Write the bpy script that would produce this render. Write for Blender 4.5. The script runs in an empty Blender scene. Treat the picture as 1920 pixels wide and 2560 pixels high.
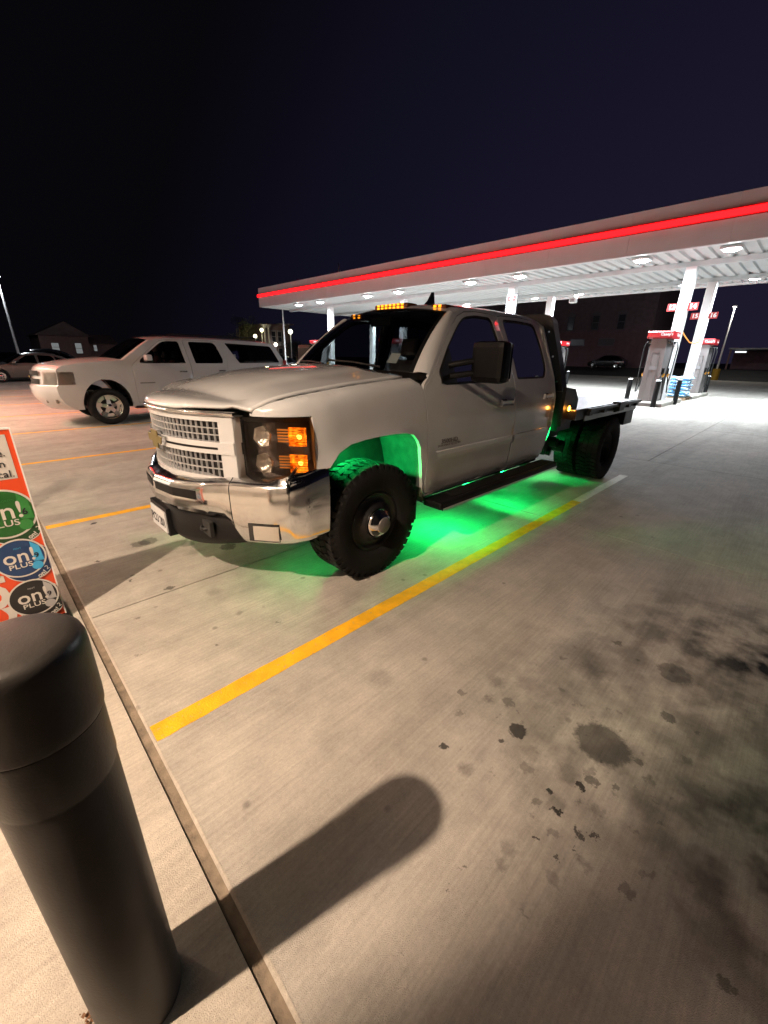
import bpy, bmesh, math, random
import numpy as np
from mathutils import Vector, Matrix, geometry
random.seed(7)
PI = math.pi
S = bpy.context.scene
COL = S.collection

# ---------------------------------------------------------------- camera
cd = bpy.data.cameras.new('camera')
cam = bpy.data.objects.new('camera', cd)
COL.objects.link(cam)
S.camera = cam
cd.sensor_fit = 'VERTICAL'
cd.sensor_height = 24.0
cd.sensor_width = 18.0
cd.lens = 24.0 * 1018.88 / 2560
cd.clip_start = 0.03
cd.clip_end = 900
_r = Vector((0.71297, -0.701, 0.01646)); _u = Vector((0.23796, 0.26398, 0.93471)); _f = Vector((0.65959, 0.6625, -0.35502))
cam.matrix_world = Matrix(((_r.x, _u.x, -_f.x, -0.2165), (_r.y, _u.y, -_f.y, -3.0602), (_r.z, _u.z, -_f.z, 1.5820), (0, 0, 0, 1)))

# ---------------------------------------------------------------- night sky
W = bpy.data.worlds.new('World'); S.world = W; W.use_nodes = True
wn = W.node_tree.nodes; wl = W.node_tree.links
wn.clear()
wo = wn.new('ShaderNodeOutputWorld'); bg = wn.new('ShaderNodeBackground')
tc = wn.new('ShaderNodeTexCoord')
dp = wn.new('ShaderNodeVectorMath'); dp.operation = 'DOT_PRODUCT'
dp.inputs[1].default_value = (0.93, -0.10, -0.35)     # town glow low behind the canopy
cr = wn.new('ShaderNodeValToRGB')
e = cr.color_ramp.elements
e[0].position = 0.12; e[0].color = (0.0030, 0.0026, 0.0040, 1)
e[1].position = 0.92; e[1].color = (0.0170, 0.0140, 0.0340, 1)
m = e.new(0.50); m.color = (0.0085, 0.0078, 0.0200, 1)
wl.new(tc.outputs['Generated'], dp.inputs[0]); wl.new(dp.outputs['Value'], cr.inputs[0])
wl.new(cr.outputs[0], bg.inputs[0]); wl.new(bg.outputs[0], wo.inputs[0])
bg.inputs[1].default_value = 0.75

S.view_settings.view_transform = 'Standard'
S.view_settings.look = 'None'
S.view_settings.exposure = 0.0
S.view_settings.gamma = 1.0
S.view_settings.use_curve_mapping = False
S.cycles.max_bounces = 7
S.cycles.transparent_max_bounces = 16
S.cycles.sample_clamp_indirect = 6.0
S.cycles.caustics_reflective = False
S.cycles.caustics_refractive = False

# ---------------------------------------------------------------- helpers
def link(o, parent=None):
    COL.objects.link(o)
    if parent is not None:
        o.parent = parent
    return o

def tag(o, label=None, cat=None, group=None, kind=None):
    if label: o['label'] = label
    if cat: o['category'] = cat
    if group: o['group'] = group
    if kind: o['kind'] = kind
    return o

def thing(name, label, cat, loc=(0, 0, 0), rz=0.0, group=None):
    o = bpy.data.objects.new(name, None)
    o.empty_display_size = 0.2
    COL.objects.link(o)
    o.location = loc; o.rotation_euler = (0, 0, rz)
    return tag(o, label, cat, group)

def copy_tree(o, parent=None):
    c = o.copy(); COL.objects.link(c); c.parent = parent
    for ch in list(o.children):
        copy_tree(ch, c)
    return c

def rawmesh(name, verts, faces, mat=None, parent=None, smooth=False, mi=None):
    me = bpy.data.meshes.new(name)
    me.from_pydata([tuple(v) for v in verts], [], faces)
    mats = mat if isinstance(mat, (list, tuple)) else [mat]
    for m_ in mats:
        if m_: me.materials.append(m_)
    if mi:
        me.polygons.foreach_set('material_index', mi)
    if smooth is True:
        me.polygons.foreach_set('use_smooth', [True] * len(me.polygons))
    elif smooth:
        me.polygons.foreach_set('use_smooth', smooth)
    me.validate(); me.update()
    return link(bpy.data.objects.new(name, me), parent)

class MB:
    """collects shapes for ONE mesh"""
    def __init__(s):
        s.v = []; s.f = []; s.sm = []; s.mi = []; s.cur = 0
    def add(s, vs, fs, smooth=False):
        n = len(s.v)
        s.v += [tuple(v) for v in vs]
        s.f += [tuple(i + n for i in f) for f in fs]
        s.sm += [smooth] * len(fs); s.mi += [s.cur] * len(fs)
        return s
    def box(s, a, b, M=None, bev=0.0):
        x0, y0, z0 = a; x1, y1, z1 = b
        if bev > 0:
            bm = bmesh.new()
            bmesh.ops.create_cube(bm, size=1.0)
            for v in bm.verts:
                v.co = Vector(((x0 + x1) / 2 + v.co.x * (x1 - x0), (y0 + y1) / 2 + v.co.y * (y1 - y0), (z0 + z1) / 2 + v.co.z * (z1 - z0)))
            bmesh.ops.bevel(bm, geom=bm.edges[:], offset=bev, segments=2, affect='EDGES', profile=0.6)
            bm.verts.index_update()
            vs = [v.co.copy() for v in bm.verts]; fs = [tuple(v.index for v in f.verts) for f in bm.faces]
            bm.free()
        else:
            vs = [(x0, y0, z0), (x1, y0, z0), (x1, y1, z0), (x0, y1, z0), (x0, y0, z1), (x1, y0, z1), (x1, y1, z1), (x0, y1, z1)]
            fs = [(0, 3, 2, 1), (4, 5, 6, 7), (0, 1, 5, 4), (1, 2, 6, 5), (2, 3, 7, 6), (3, 0, 4, 7)]
        if M is not None:
            vs = [M @ Vector(v) for v in vs]
        return s.add(vs, fs, False)
    def cyl(s, p0, p1, r0, r1=None, n=16, caps=True):
        p0 = Vector(p0); p1 = Vector(p1); r1 = r0 if r1 is None else r1
        d = (p1 - p0).normalized(); a = d.orthogonal().normalized(); b = d.cross(a)
        vs = []
        for i in range(n):
            t = 2 * PI * i / n; w = a * math.cos(t) + b * math.sin(t)
            vs += [p0 + w * r0, p1 + w * r1]
        s.add(vs, [(2 * i, 2 * ((i + 1) % n), 2 * ((i + 1) % n) + 1, 2 * i + 1) for i in range(n)], True)
        if caps:
            vs0 = [vs[2 * i] for i in range(n)]; vs1 = [vs[2 * i + 1] for i in range(n)]
            s.add(vs0, [tuple(reversed(range(n)))]); s.add(vs1, [tuple(range(n))])
        return s
    def tube(s, pts, r, n=8, closed=False):
        pts = [Vector(p) for p in pts]; k = len(pts); vs = []; a = None
        for i, p in enumerate(pts):
            q0 = pts[(i - 1) % k] if (closed or i) else p
            q1 = pts[(i + 1) % k] if (closed or i < k - 1) else p
            d = (q1 - q0).normalized()
            if a is None: a = d.orthogonal().normalized()
            a = (a - d * a.dot(d)).normalized(); b = d.cross(a)
            rr = r[i] if isinstance(r, (list, tuple)) else r
            vs += [p + (a * math.cos(2 * PI * j / n) + b * math.sin(2 * PI * j / n)) * rr for j in range(n)]
        fs = []
        for i in range(k if closed else k - 1):
            i2 = (i + 1) % k
            fs += [(i * n + j, i * n + (j + 1) % n, i2 * n + (j + 1) % n, i2 * n + j) for j in range(n)]
        s.add(vs, fs, True)
        if not closed:
            s.add(vs[:n], [tuple(reversed(range(n)))]); s.add(vs[-n:], [tuple(range(n))])
        return s
    def lathe(s, prof, c=(0, 0, 0), axis='z', n=32, smooth=True):
        """prof: (radius, height along axis)"""
        vs = []
        for r, h in prof:
            for j in range(n):
                t = 2 * PI * j / n; u = r * math.cos(t); w = r * math.sin(t)
                p = (u, w, h) if axis == 'z' else ((u, h, w) if axis == 'y' else (h, u, w))
                vs.append((c[0] + p[0], c[1] + p[1], c[2] + p[2]))
        fs = []
        for i in range(len(prof) - 1):
            for j in range(n):
                q = (i * n + j, i * n + (j + 1) % n, (i + 1) * n + (j + 1) % n, (i + 1) * n + j)
                fs.append(q if axis != 'y' else q[::-1])
        return s.add(vs, fs, smooth)
    def grid(s, fn, nu, nv, smooth=True, flip=False):
        vs = [fn(i / nu, j / nv) for i in range(nu + 1) for j in range(nv + 1)]
        fs = []
        for i in range(nu):
            for j in range(nv):
                q = (i * (nv + 1) + j, (i + 1) * (nv + 1) + j, (i + 1) * (nv + 1) + j + 1, i * (nv + 1) + j + 1)
                fs.append(q[::-1] if flip else q)
        return s.add(vs, fs, smooth)
    def prism(s, poly, fn0, fn1):
        """poly 2D; fn0/fn1 map (u,v) to 3D for the two caps"""
        n = len(poly)
        a = [fn0(*p) for p in poly]; b = [fn1(*p) for p in poly]
        tris = geometry.tessellate_polygon([[Vector((p[0], p[1], 0)) for p in poly]])
        s.add(a, [tuple(t) for t in tris]); s.add(b, [tuple(reversed(t)) for t in tris])
        s.add(a + b, [(i, (i + 1) % n, n + (i + 1) % n, n + i) for i in range(n)])
        return s
    def build(s, name, mat, parent=None):
        return rawmesh(name, s.v, s.f, mat, parent, s.sm, s.mi)

def loft_strip(rows, name, mat, parent=None, smooth=True, flip=False, thick=0):
    n = len(rows[0]); vs = [p for r in rows for p in r]; fs = []
    for i in range(len(rows) - 1):
        for j in range(n - 1):
            q = (i * n + j, i * n + j + 1, (i + 1) * n + j + 1, (i + 1) * n + j)
            fs.append(q[::-1] if flip else q)
    return rawmesh(name, vs, fs, mat, parent, smooth)

def pip(x, y, P):
    c = False; j = len(P) - 1
    for i in range(len(P)):
        xi, yi = P[i]; xj, yj = P[j]
        if (yi > y) != (yj > y) and x < (xj - xi) * (y - yi) / (yj - yi) + xi: c = not c
        j = i
    return c

def dens(P, h):
    out = []
    for i in range(len(P)):
        a = P[i]; b = P[(i + 1) % len(P)]
        d = math.hypot(b[0] - a[0], b[1] - a[1]); k = max(1, int(math.ceil(d / h)))
        for j in range(k):
            out.append((a[0] + (b[0] - a[0]) * j / k, a[1] + (b[1] - a[1]) * j / k))
    return out

def rounded(P, r, n=4):
    out = []; N = len(P)
    for i in range(N):
        p = Vector(P[i]); a = Vector(P[i - 1]); b = Vector(P[(i + 1) % N])
        la = (a - p).length; lb = (b - p).length
        rr = r[i] if isinstance(r, (list, tuple)) else r
        rr = min(rr, la * .49, lb * .49)
        if rr < 1e-4: out.append(tuple(p)); continue
        s0 = p + (a - p).normalized() * rr; s1 = p + (b - p).normalized() * rr
        for k in range(n + 1):
            t = k / n; q = s0.lerp(p, t).lerp(p.lerp(s1, t), t); out.append((q.x, q.y))
    return out

def offset_poly(P, d):
    """shrink (d>0) or grow a polygon"""
    N = len(P); area = sum(P[i][0] * P[(i + 1) % N][1] - P[(i + 1) % N][0] * P[i][1] for i in range(N))
    sg = 1 if area > 0 else -1; out = []
    for i in range(N):
        a = Vector(P[i - 1]); p = Vector(P[i]); b = Vector(P[(i + 1) % N])
        e0 = (p - a).normalized() if (p - a).length > 1e-7 else Vector((0, 0)); e1 = (b - p).normalized() if (b - p).length > 1e-7 else e0
        nn = Vector((-(e0.y + e1.y), e0.x + e1.x))
        if nn.length > 1e-6: nn.normalize()
        out.append((p.x + nn.x * d * sg, p.y + nn.y * d * sg))
    return out

def panel(name, outline, holes, fn, mat, parent, h=.08, inset=.02, guides=(), flip=False):
    """sheet with holes; fn(u,v)->3D front; fn(u,v,d)->3D at depth d for the turned-in edge"""
    O = dens(outline, h); H = [dens(q, h) for q in holes]
    pts = []; edges = []
    for L in [O] + H:
        n0 = len(pts); pts += L
        edges += [(n0 + i, n0 + (i + 1) % len(L)) for i in range(len(L))]
    nb = len(pts)
    xs = [p[0] for p in O]; ys = [p[1] for p in O]
    bd = np.array(pts)
    cand = []
    gx = min(xs) + h * .5
    while gx < max(xs):
        gy = min(ys) + h * .5
        while gy < max(ys):
            cand.append((gx, gy)); gy += h
        gx += h
    for g in guides: cand += list(g)
    kept = []
    for q in cand:
        if pip(q[0], q[1], O) and not any(pip(q[0], q[1], k) for k in H):
            lim = h * .35 if not guides else h * .12
            if ((bd - q) ** 2).sum(1).min() > lim ** 2: kept.append(q)
    pts += kept
    vo, eo, fo, _, _, _ = geometry.delaunay_2d_cdt([Vector(p) for p in pts], edges, [], 0, 1e-6)
    F = []
    for t in fo:
        cx = sum(vo[i].x for i in t) / len(t); cy = sum(vo[i].y for i in t) / len(t)
        if pip(cx, cy, O) and not any(pip(cx, cy, k) for k in H): F.append(tuple(t))
    V = [fn(v.x, v.y, 0) for v in vo]
    cnt = {}
    for t in F:
        for i in range(len(t)):
            a, b = t[i], t[(i + 1) % len(t)]
            cnt.setdefault((min(a, b), max(a, b)), []).append((a, b))
    fl = []
    sm = [True] * len(F)
    for k, L in cnt.items():
        if len(L) == 1:
            a, b = L[0]
            n = len(V)
            V += [fn(vo[a].x, vo[a].y, 0), fn(vo[b].x, vo[b].y, 0), fn(vo[b].x, vo[b].y, inset), fn(vo[a].x, vo[a].y, inset)]
            fl.append((n + 1, n, n + 3, n + 2))
    sm += [False] * len(fl)
    F += fl
    if flip: F = [f[::-1] for f in F]
    return rawmesh(name, V, F, mat, parent, sm)

# ---------------------------------------------------------------- materials
def nd(nt, t, **kw):
    n = nt.nodes.new(t)
    for k, v in kw.items(): setattr(n, k, v)
    return n

def mat(name, col, rough=.5, metal=0., bump=0., bscale=60., var=0., vscale=6., coat=0., spec=.5, emis=None, estr=0., noise_rough=0.):
    m = bpy.data.materials.new(name); m.use_nodes = True
    nt = m.node_tree; b = nt.nodes['Principled BSDF']
    b.inputs['Base Color'].default_value = (*col, 1); b.inputs['Roughness'].default_value = rough
    b.inputs['Metallic'].default_value = metal; b.inputs['Coat Weight'].default_value = coat
    b.inputs['Coat Roughness'].default_value = .04
    b.inputs['Specular IOR Level'].default_value = spec
    tcn = nd(nt, 'ShaderNodeTexCoord')
    if var > 0:
        n = nd(nt, 'ShaderNodeTexNoise'); n.inputs['Scale'].default_value = vscale; n.inputs['Detail'].default_value = 6
        nt.links.new(tcn.outputs['Object'], n.inputs['Vector'])
        r = nd(nt, 'ShaderNodeMapRange'); r.inputs[3].default_value = 1 - var; r.inputs[4].default_value = 1 + var
        r.inputs[1].default_value = .3; r.inputs[2].default_value = .7
        nt.links.new(n.outputs['Fac'], r.inputs[0])
        mx = nd(nt, 'ShaderNodeVectorMath', operation='SCALE'); mx.inputs[0].default_value = col
        nt.links.new(r.outputs[0], mx.inputs['Scale']); nt.links.new(mx.outputs[0], b.inputs['Base Color'])
        if noise_rough:
            r2 = nd(nt, 'ShaderNodeMapRange'); r2.inputs[3].default_value = rough; r2.inputs[4].default_value = rough + noise_rough
            r2.inputs[1].default_value = .35; r2.inputs[2].default_value = .65
            nt.links.new(n.outputs['Fac'], r2.inputs[0]); nt.links.new(r2.outputs[0], b.inputs['Roughness'])
    if bump > 0:
        n = nd(nt, 'ShaderNodeTexNoise'); n.inputs['Scale'].default_value = bscale; n.inputs['Detail'].default_value = 4
        nt.links.new(tcn.outputs['Object'], n.inputs['Vector'])
        bp_ = nd(nt, 'ShaderNodeBump'); bp_.inputs['Strength'].default_value = bump; bp_.inputs['Distance'].default_value = .01
        nt.links.new(n.outputs['Fac'], bp_.inputs['Height']); nt.links.new(bp_.outputs[0], b.inputs['Normal'])
    if emis:
        b.inputs['Emission Color'].default_value = (*emis, 1); b.inputs['Emission Strength'].default_value = estr
    return m

def glass(name, tint, gloss=1.45, rough=.0):
    m = bpy.data.materials.new(name); m.use_nodes = True
    nt = m.node_tree; nt.nodes.clear()
    o = nd(nt, 'ShaderNodeOutputMaterial'); t = nd(nt, 'ShaderNodeBsdfTransparent'); g = nd(nt, 'ShaderNodeBsdfGlossy')
    t.inputs[0].default_value = (*tint, 1); g.inputs['Roughness'].default_value = rough
    fr = nd(nt, 'ShaderNodeFresnel'); fr.inputs[0].default_value = gloss
    mx = nd(nt, 'ShaderNodeMixShader')
    nt.links.new(fr.outputs[0], mx.inputs[0]); nt.links.new(t.outputs[0], mx.inputs[1]); nt.links.new(g.outputs[0], mx.inputs[2])
    nt.links.new(mx.outputs[0], o.inputs[0])
    return m

def emit(name, col, s):
    m = bpy.data.materials.new(name); m.use_nodes = True
    nt = m.node_tree; nt.nodes.clear()
    o = nd(nt, 'ShaderNodeOutputMaterial'); em = nd(nt, 'ShaderNodeEmission')
    em.inputs[0].default_value = (*col, 1); em.inputs[1].default_value = s
    nt.links.new(em.outputs[0], o.inputs[0])
    return m

STAINS = [(1.416, -2.813, 0.101, 0.8), (2.162, -2.933, 0.075, 0.6), (1.797, -2.983, 0.029, 0.7), (1.862, -2.61, 0.069, 0.35), (1.207, -2.518, 0.04, 1), (1.103, -2.497, 0.014, 0.9), (0.894, -2.331, 0.017, 1), (0.878, -2.465, 0.034, 0.45), (1.404, -2.299, 0.043, 0.4), (1.51, -2.424, 0.07, 0.3), (1.27, -2.331, 0.025, 0.45), (1.166, -2.77, 0.053, 0.45), (1.205, -2.843, 0.021, 0.7), (1.151, -2.618, 0.044, 0.35), (1.04, -2.74, 0.014, 1.2), (0.988, -2.797, 0.014, 1.3), (1.152, -2.825, 0.016, 1.2), (1.01, -2.783, 0.041, 0.4), (0.742, -2.733, 0.033, 0.35), (0.681, -2.745, 0.023, 0.35), (0.965, -2.888, 0.014, 0.9), (0.998, -2.931, 0.011, 0.9), (0.908, -2.894, 0.008, 0.8), (0.835, -2.874, 0.008, 0.8), (0.91, -3.06, 0.023, 0.5), (0.87, -3.324, 0.02, 0.6), (1.438, -2.949, 0.018, 0.6), (1.244, -2.923, 0.014, 0.6), (1.102, -2.903, 0.031, 0.4), (0.887, -2.939, 0.023, 0.35), (0.772, -2.881, 0.022, 0.35), (0.62, -2.857, 0.01, 0.4), (1.929, -2.525, 0.168, 0.3), (1.935, -2.767, 0.102, 0.3), (1.553, -2.61, 0.089, 0.25), (1.786, -3.124, 0.125, 0.35), (2.31, -3.148, 0.22, 0.4), (0.281, -2.658, 0.007, 0.5), (0.583, -2.655, 0.006, 0.7), (0.502, -2.665, 0.004, 0.7), (0.846, -2.78, 0.009, 1.0), (0.964, -2.727, 0.016, 0.5), (1.319, -3.042, 0.097, 0.25), (0.973, -1.855, 0.077, 0.25), (1.207, -2.205, 0.017, 0.5), (2.209, -2.627, 0.024, 0.6), (1.327, -2.406, 0.025, 0.5), (0.493, -0.169, 0.029, 0.8), (0.711, -0.803, 0.027, 0.4), (0.214, -0.406, 0.016, 0.5), (0.113, -0.796, 0.017, 0.45), (0.824, 0.286, 0.061, 0.3), (1.097, 0.2, 0.059, 0.7), (0.865, 0.499, 0.055, 0.5), (0.705, -0.437, 0.059, 0.25), (0.321, 0.125, 0.015, 0.8), (0.562, 0.776, 0.067, 0.6), (0.627, 0.783, 0.068, 0.6), (0.211, 0.65, 0.016, 1), (0.365, 1.584, 0.026, 1), (0.843, -1.061, 0.01, 0.6), (0.473, -1.016, 0.01, 0.7)]

def concrete(name, base=(.50, .465, .42), stains=False, broom=True, var=.16, seed=0.0):
    m = bpy.data.materials.new(name); m.use_nodes = True
    nt = m.node_tree; L = nt.links; b = nt.nodes['Principled BSDF']
    geo = nd(nt, 'ShaderNodeNewGeometry'); pos = geo.outputs['Position']
    def noise(sc, det=5, vec=None, rough=.55, dist=0):
        n = nd(nt, 'ShaderNodeTexNoise'); n.inputs['Scale'].default_value = sc; n.inputs['Detail'].default_value = det
        n.inputs['Roughness'].default_value = rough; n.inputs['Distortion'].default_value = dist
        L.new(vec or pos, n.inputs['Vector']); return n
    def rng(src, a, b_, c, d):
        r = nd(nt, 'ShaderNodeMapRange'); r.inputs[1].default_value = a; r.inputs[2].default_value = b_
        r.inputs[3].default_value = c; r.inputs[4].default_value = d; L.new(src, r.inputs[0]); return r.outputs[0]
    def mul(a, b_):
        r = nd(nt, 'ShaderNodeMath', operation='MULTIPLY'); L.new(a, r.inputs[0])
        if isinstance(b_, float): r.inputs[1].default_value = b_
        else: L.new(b_, r.inputs[1])
        return r.outputs[0]
    big = rng(noise(.55, 6).outputs['Fac'], .3, .7, 1 - var, 1 + var * .55)
    mid = rng(noise(4.5, 9, rough=.72).outputs['Fac'], .3, .7, .80, 1.12)
    fine = rng(noise(70, 8, rough=.85).outputs['Fac'], .25, .75, .74, 1.18)
    # broom streaks, laid along x with a slight skew
    mp = nd(nt, 'ShaderNodeMapping'); mp.inputs['Rotation'].default_value = (0, 0, math.radians(-8)); mp.inputs['Scale'].default_value = (2.2, 70, 1)
    L.new(pos, mp.inputs['Vector'])
    br = noise(1.0, 6, mp.outputs[0], .7)
    brr = rng(br.outputs['Fac'], .3, .7, .84, 1.10)
    # travelled bays: long tyre grime streaks across x
    mp2 = nd(nt, 'ShaderNodeMapping'); mp2.inputs['Scale'].default_value = (.16, 1.5, 1); L.new(pos, mp2.inputs['Vector'])
    gr = rng(noise(1.0, 6, mp2.outputs[0], .62, .5).outputs['Fac'], .46, .72, 1.0, .74)
    oi = nd(nt, 'ShaderNodeObjectInfo')
    rnd = rng(oi.outputs['Random'], 0, 1, .95, 1.05)
    fac = mul(mul(mul(big, mid), mul(fine, brr)), mul(gr, rnd))
    # small pock marks
    vo = nd(nt, 'ShaderNodeTexVoronoi'); vo.inputs['Scale'].default_value = 5.5; L.new(pos, vo.inputs['Vector'])
    vcol = nd(nt, 'ShaderNodeSeparateColor'); L.new(vo.outputs['Color'], vcol.inputs[0])
    thr = rng(vcol.outputs[0], .55, 1.0, .0, .085)
    sub = nd(nt, 'ShaderNodeMath', operation='SUBTRACT'); L.new(vo.outputs['Distance'], sub.inputs[0]); L.new(thr, sub.inputs[1])
    pk = rng(sub.outputs[0], -.01, .05, .62, 1.0)
    fac = mul(fac, pk)
    if stains:
        # warped coordinates give ragged edges
        wn_ = noise(26, 6, rough=.7); wn2 = noise(5, 3)
        dv = nd(nt, 'ShaderNodeVectorMath', operation='SUBTRACT'); L.new(wn_.outputs['Color'], dv.inputs[0]); dv.inputs[1].default_value = (.5, .5, .5)
        dsc = nd(nt, 'ShaderNodeVectorMath', operation='SCALE'); L.new(dv.outputs[0], dsc.inputs[0]); dsc.inputs['Scale'].default_value = .10
        wv = nd(nt, 'ShaderNodeVectorMath', operation='ADD'); L.new(pos, wv.inputs[0]); L.new(dsc.outputs[0], wv.inputs[1])
        for (sx, sy, sr, sd) in STAINS:
            d = nd(nt, 'ShaderNodeVectorMath', operation='DISTANCE'); L.new(wv.outputs[0], d.inputs[0]); d.inputs[1].default_value = (sx, sy, 0)
            lo = .45 if sd < .5 else .86
            sr *= 1.12
            k = rng(d.outputs['Value'], sr * lo, sr * 1.08, 1 - .82 * min(sd, 1.08), 1.0)
            fac = mul(fac, k)
        # crowd of small drips between the larger spots
        for vs_, rad_, th_ in ((11, 1.05, .10), (24, .75, .09)):
            v2 = nd(nt, 'ShaderNodeTexVoronoi'); v2.inputs['Scale'].default_value = vs_; L.new(wv.outputs[0], v2.inputs['Vector'])
            sc2 = nd(nt, 'ShaderNodeSeparateColor'); L.new(v2.outputs['Color'], sc2.inputs[0])
            dd2 = nd(nt, 'ShaderNodeVectorMath', operation='DISTANCE'); L.new(pos, dd2.inputs[0]); dd2.inputs[1].default_value = (1.35, -2.75, 0)
            zone = rng(dd2.outputs['Value'], rad_ * .35, rad_, 1, 0)
            thr2 = mul(rng(sc2.outputs[1], .45, 1.0, 0, .30), zone)
            sb2 = nd(nt, 'ShaderNodeMath', operation='SUBTRACT'); L.new(v2.outputs['Distance'], sb2.inputs[0]); L.new(thr2, sb2.inputs[1])
            fac = mul(fac, rng(sb2.outputs[0], -.05, .03, .68, 1.0))
        # oily haze mid-bay, plus stronger outer blobs that paint shade into the concrete
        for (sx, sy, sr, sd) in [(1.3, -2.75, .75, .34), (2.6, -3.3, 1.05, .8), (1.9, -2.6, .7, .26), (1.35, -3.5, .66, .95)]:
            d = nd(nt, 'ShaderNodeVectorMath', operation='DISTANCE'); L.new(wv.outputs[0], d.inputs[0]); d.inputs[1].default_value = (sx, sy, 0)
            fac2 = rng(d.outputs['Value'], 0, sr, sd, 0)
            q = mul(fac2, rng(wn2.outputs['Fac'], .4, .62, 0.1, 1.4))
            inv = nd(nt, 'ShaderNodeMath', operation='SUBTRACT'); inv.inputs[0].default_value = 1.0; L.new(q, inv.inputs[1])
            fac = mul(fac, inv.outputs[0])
    sc = nd(nt, 'ShaderNodeVectorMath', operation='SCALE'); sc.inputs[0].default_value = base; L.new(fac, sc.inputs['Scale'])
    L.new(sc.outputs[0], b.inputs['Base Color'])
    b.inputs['Roughness'].default_value = .82
    b.inputs['Specular IOR Level'].default_value = .3
    bm_ = nd(nt, 'ShaderNodeBump'); bm_.inputs['Strength'].default_value = .7; bm_.inputs['Distance'].default_value = .006
    hh = nd(nt, 'ShaderNodeMath', operation='ADD'); L.new(br.outputs['Fac'], hh.inputs[0]); L.new(noise(330, 2).outputs['Fac'], hh.inputs[1])
    L.new(hh.outputs[0], bm_.inputs['Height']); L.new(bm_.outputs[0], b.inputs['Normal'])
    return m

M_ = {}
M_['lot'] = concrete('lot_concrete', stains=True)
M_['lotfar'] = concrete('far_lot_concrete')
M_['walk'] = concrete('walkway_concrete', base=(.54, .49, .43), var=.08)
M_['joint'] = mat('joint_filler', (.20, .16, .12), .9, bump=.4, bscale=90, var=.3, vscale=20)
M_['under'] = mat('joint_dirt', (.05, .042, .035), .95, bump=.3)
M_['white'] = mat('white_paint', (.66, .675, .70), .24, coat=1.0, var=.05, vscale=3)
M_['chrome'] = mat('chrome', (.80, .80, .80), .05, 1.0, var=.14, vscale=7, noise_rough=.12)
M_['chrome2'] = mat('bright_trim', (.8, .8, .8), .12, 1.0)
M_['black'] = mat('black_plastic', (.007, .007, .008), .5, bump=.08, bscale=300, spec=.25)
M_['blackg'] = mat('gloss_black', (.01, .01, .012), .2, coat=.5)
M_['rubber'] = mat('tyre_rubber', (.013, .0125, .013), .8, bump=.3, bscale=150, var=.25, vscale=9, spec=.2)
M_['steel'] = mat('dark_steel', (.014, .014, .015), .5, .3, bump=.15, bscale=80)
M_['liner'] = mat('wheel_liner', (.075, .09, .09), .8, bump=.5, bscale=60, var=.3, vscale=12)
M_['glass'] = glass('windscreen_glass', (.62, .66, .66))
M_['tint'] = glass('tinted_glass', (.30, .33, .34))
M_['dark'] = glass('privacy_glass', (.06, .065, .07))
M_['lens'] = glass('clear_lens', (.86, .82, .78), 1.4)
M_['seat'] = mat('grey_seat_cloth', (.05, .05, .055), .9, bump=.3, bscale=200)
M_['plate'] = mat('number_plate', (.62, .64, .66), .45)
M_['ink'] = mat('dark_ink', (.012, .012, .02), .6)
M_['amber'] = emit('amber_lamp', (1, .30, .012), 3.2)
M_['amberdim'] = mat('amber_plastic', (.9, .28, .02), .2, emis=(1, .34, .02), estr=1.3)
M_['green'] = emit('green_led', (.01, 1, .16), 5)
M_['yellow'] = mat('yellow_line_paint', (.84, .41, .006), .7, bump=.4, bscale=120, var=.16, vscale=9)
M_['paleline'] = mat('pale_line_paint', (.72, .70, .62), .7, bump=.4, bscale=120, var=.12, vscale=9)
M_['bollard'] = mat('charcoal_bollard_plastic', (.031, .028, .026), .40, bump=.06, bscale=160, var=.32, vscale=9, spec=.4, noise_rough=.12)
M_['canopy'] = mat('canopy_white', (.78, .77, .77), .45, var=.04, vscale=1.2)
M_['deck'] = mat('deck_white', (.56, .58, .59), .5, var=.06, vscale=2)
M_['red'] = mat('red_panel', (.34, .008, .012), .4, coat=.3)
M_['redled'] = emit('red_led', (1, .006, .008), 5)
M_['lamp'] = emit('cool_lamp', (.86, .95, 1.0), 90)
M_['pump'] = mat('pump_grey', (.19, .175, .175), .4, .3, var=.06, vscale=3)
M_['asphalt'] = mat('asphalt', (.04, .04, .042), .9, bump=.5, bscale=60, var=.2, vscale=2)
_m = M_['yellow']; _nt = _m.node_tree; _b = _nt.nodes['Principled BSDF']; _src = _b.inputs['Base Color'].links[0].from_socket
_n = nd(_nt, 'ShaderNodeTexNoise'); _n.inputs['Scale'].default_value = 34; _n.inputs['Detail'].default_value = 9; _n.inputs['Roughness'].default_value = .75
_g = nd(_nt, 'ShaderNodeNewGeometry'); _nt.links.new(_g.outputs['Position'], _n.inputs['Vector'])
_r = nd(_nt, 'ShaderNodeMapRange'); _r.inputs[1].default_value = .57; _r.inputs[2].default_value = .66; _nt.links.new(_n.outputs['Fac'], _r.inputs[0])
_x = nd(_nt, 'ShaderNodeMix', data_type='RGBA'); _nt.links.new(_r.outputs[0], _x.inputs[0]); _nt.links.new(_src, _x.inputs[6]); _x.inputs[7].default_value = (.42, .33, .2, 1); _nt.links.new(_x.outputs[2], _b.inputs['Base Color'])
M_['grass'] = mat('dark_grass', (.03, .035, .02), .95, bump=.6, bscale=30, var=.4, vscale=4)

# ================================================================ THE SETTING
def plain_box(name, a, b, m, parent=None, bev=0):
    return MB().box(a, b, bev=bev).build(name, m, parent)

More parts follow.
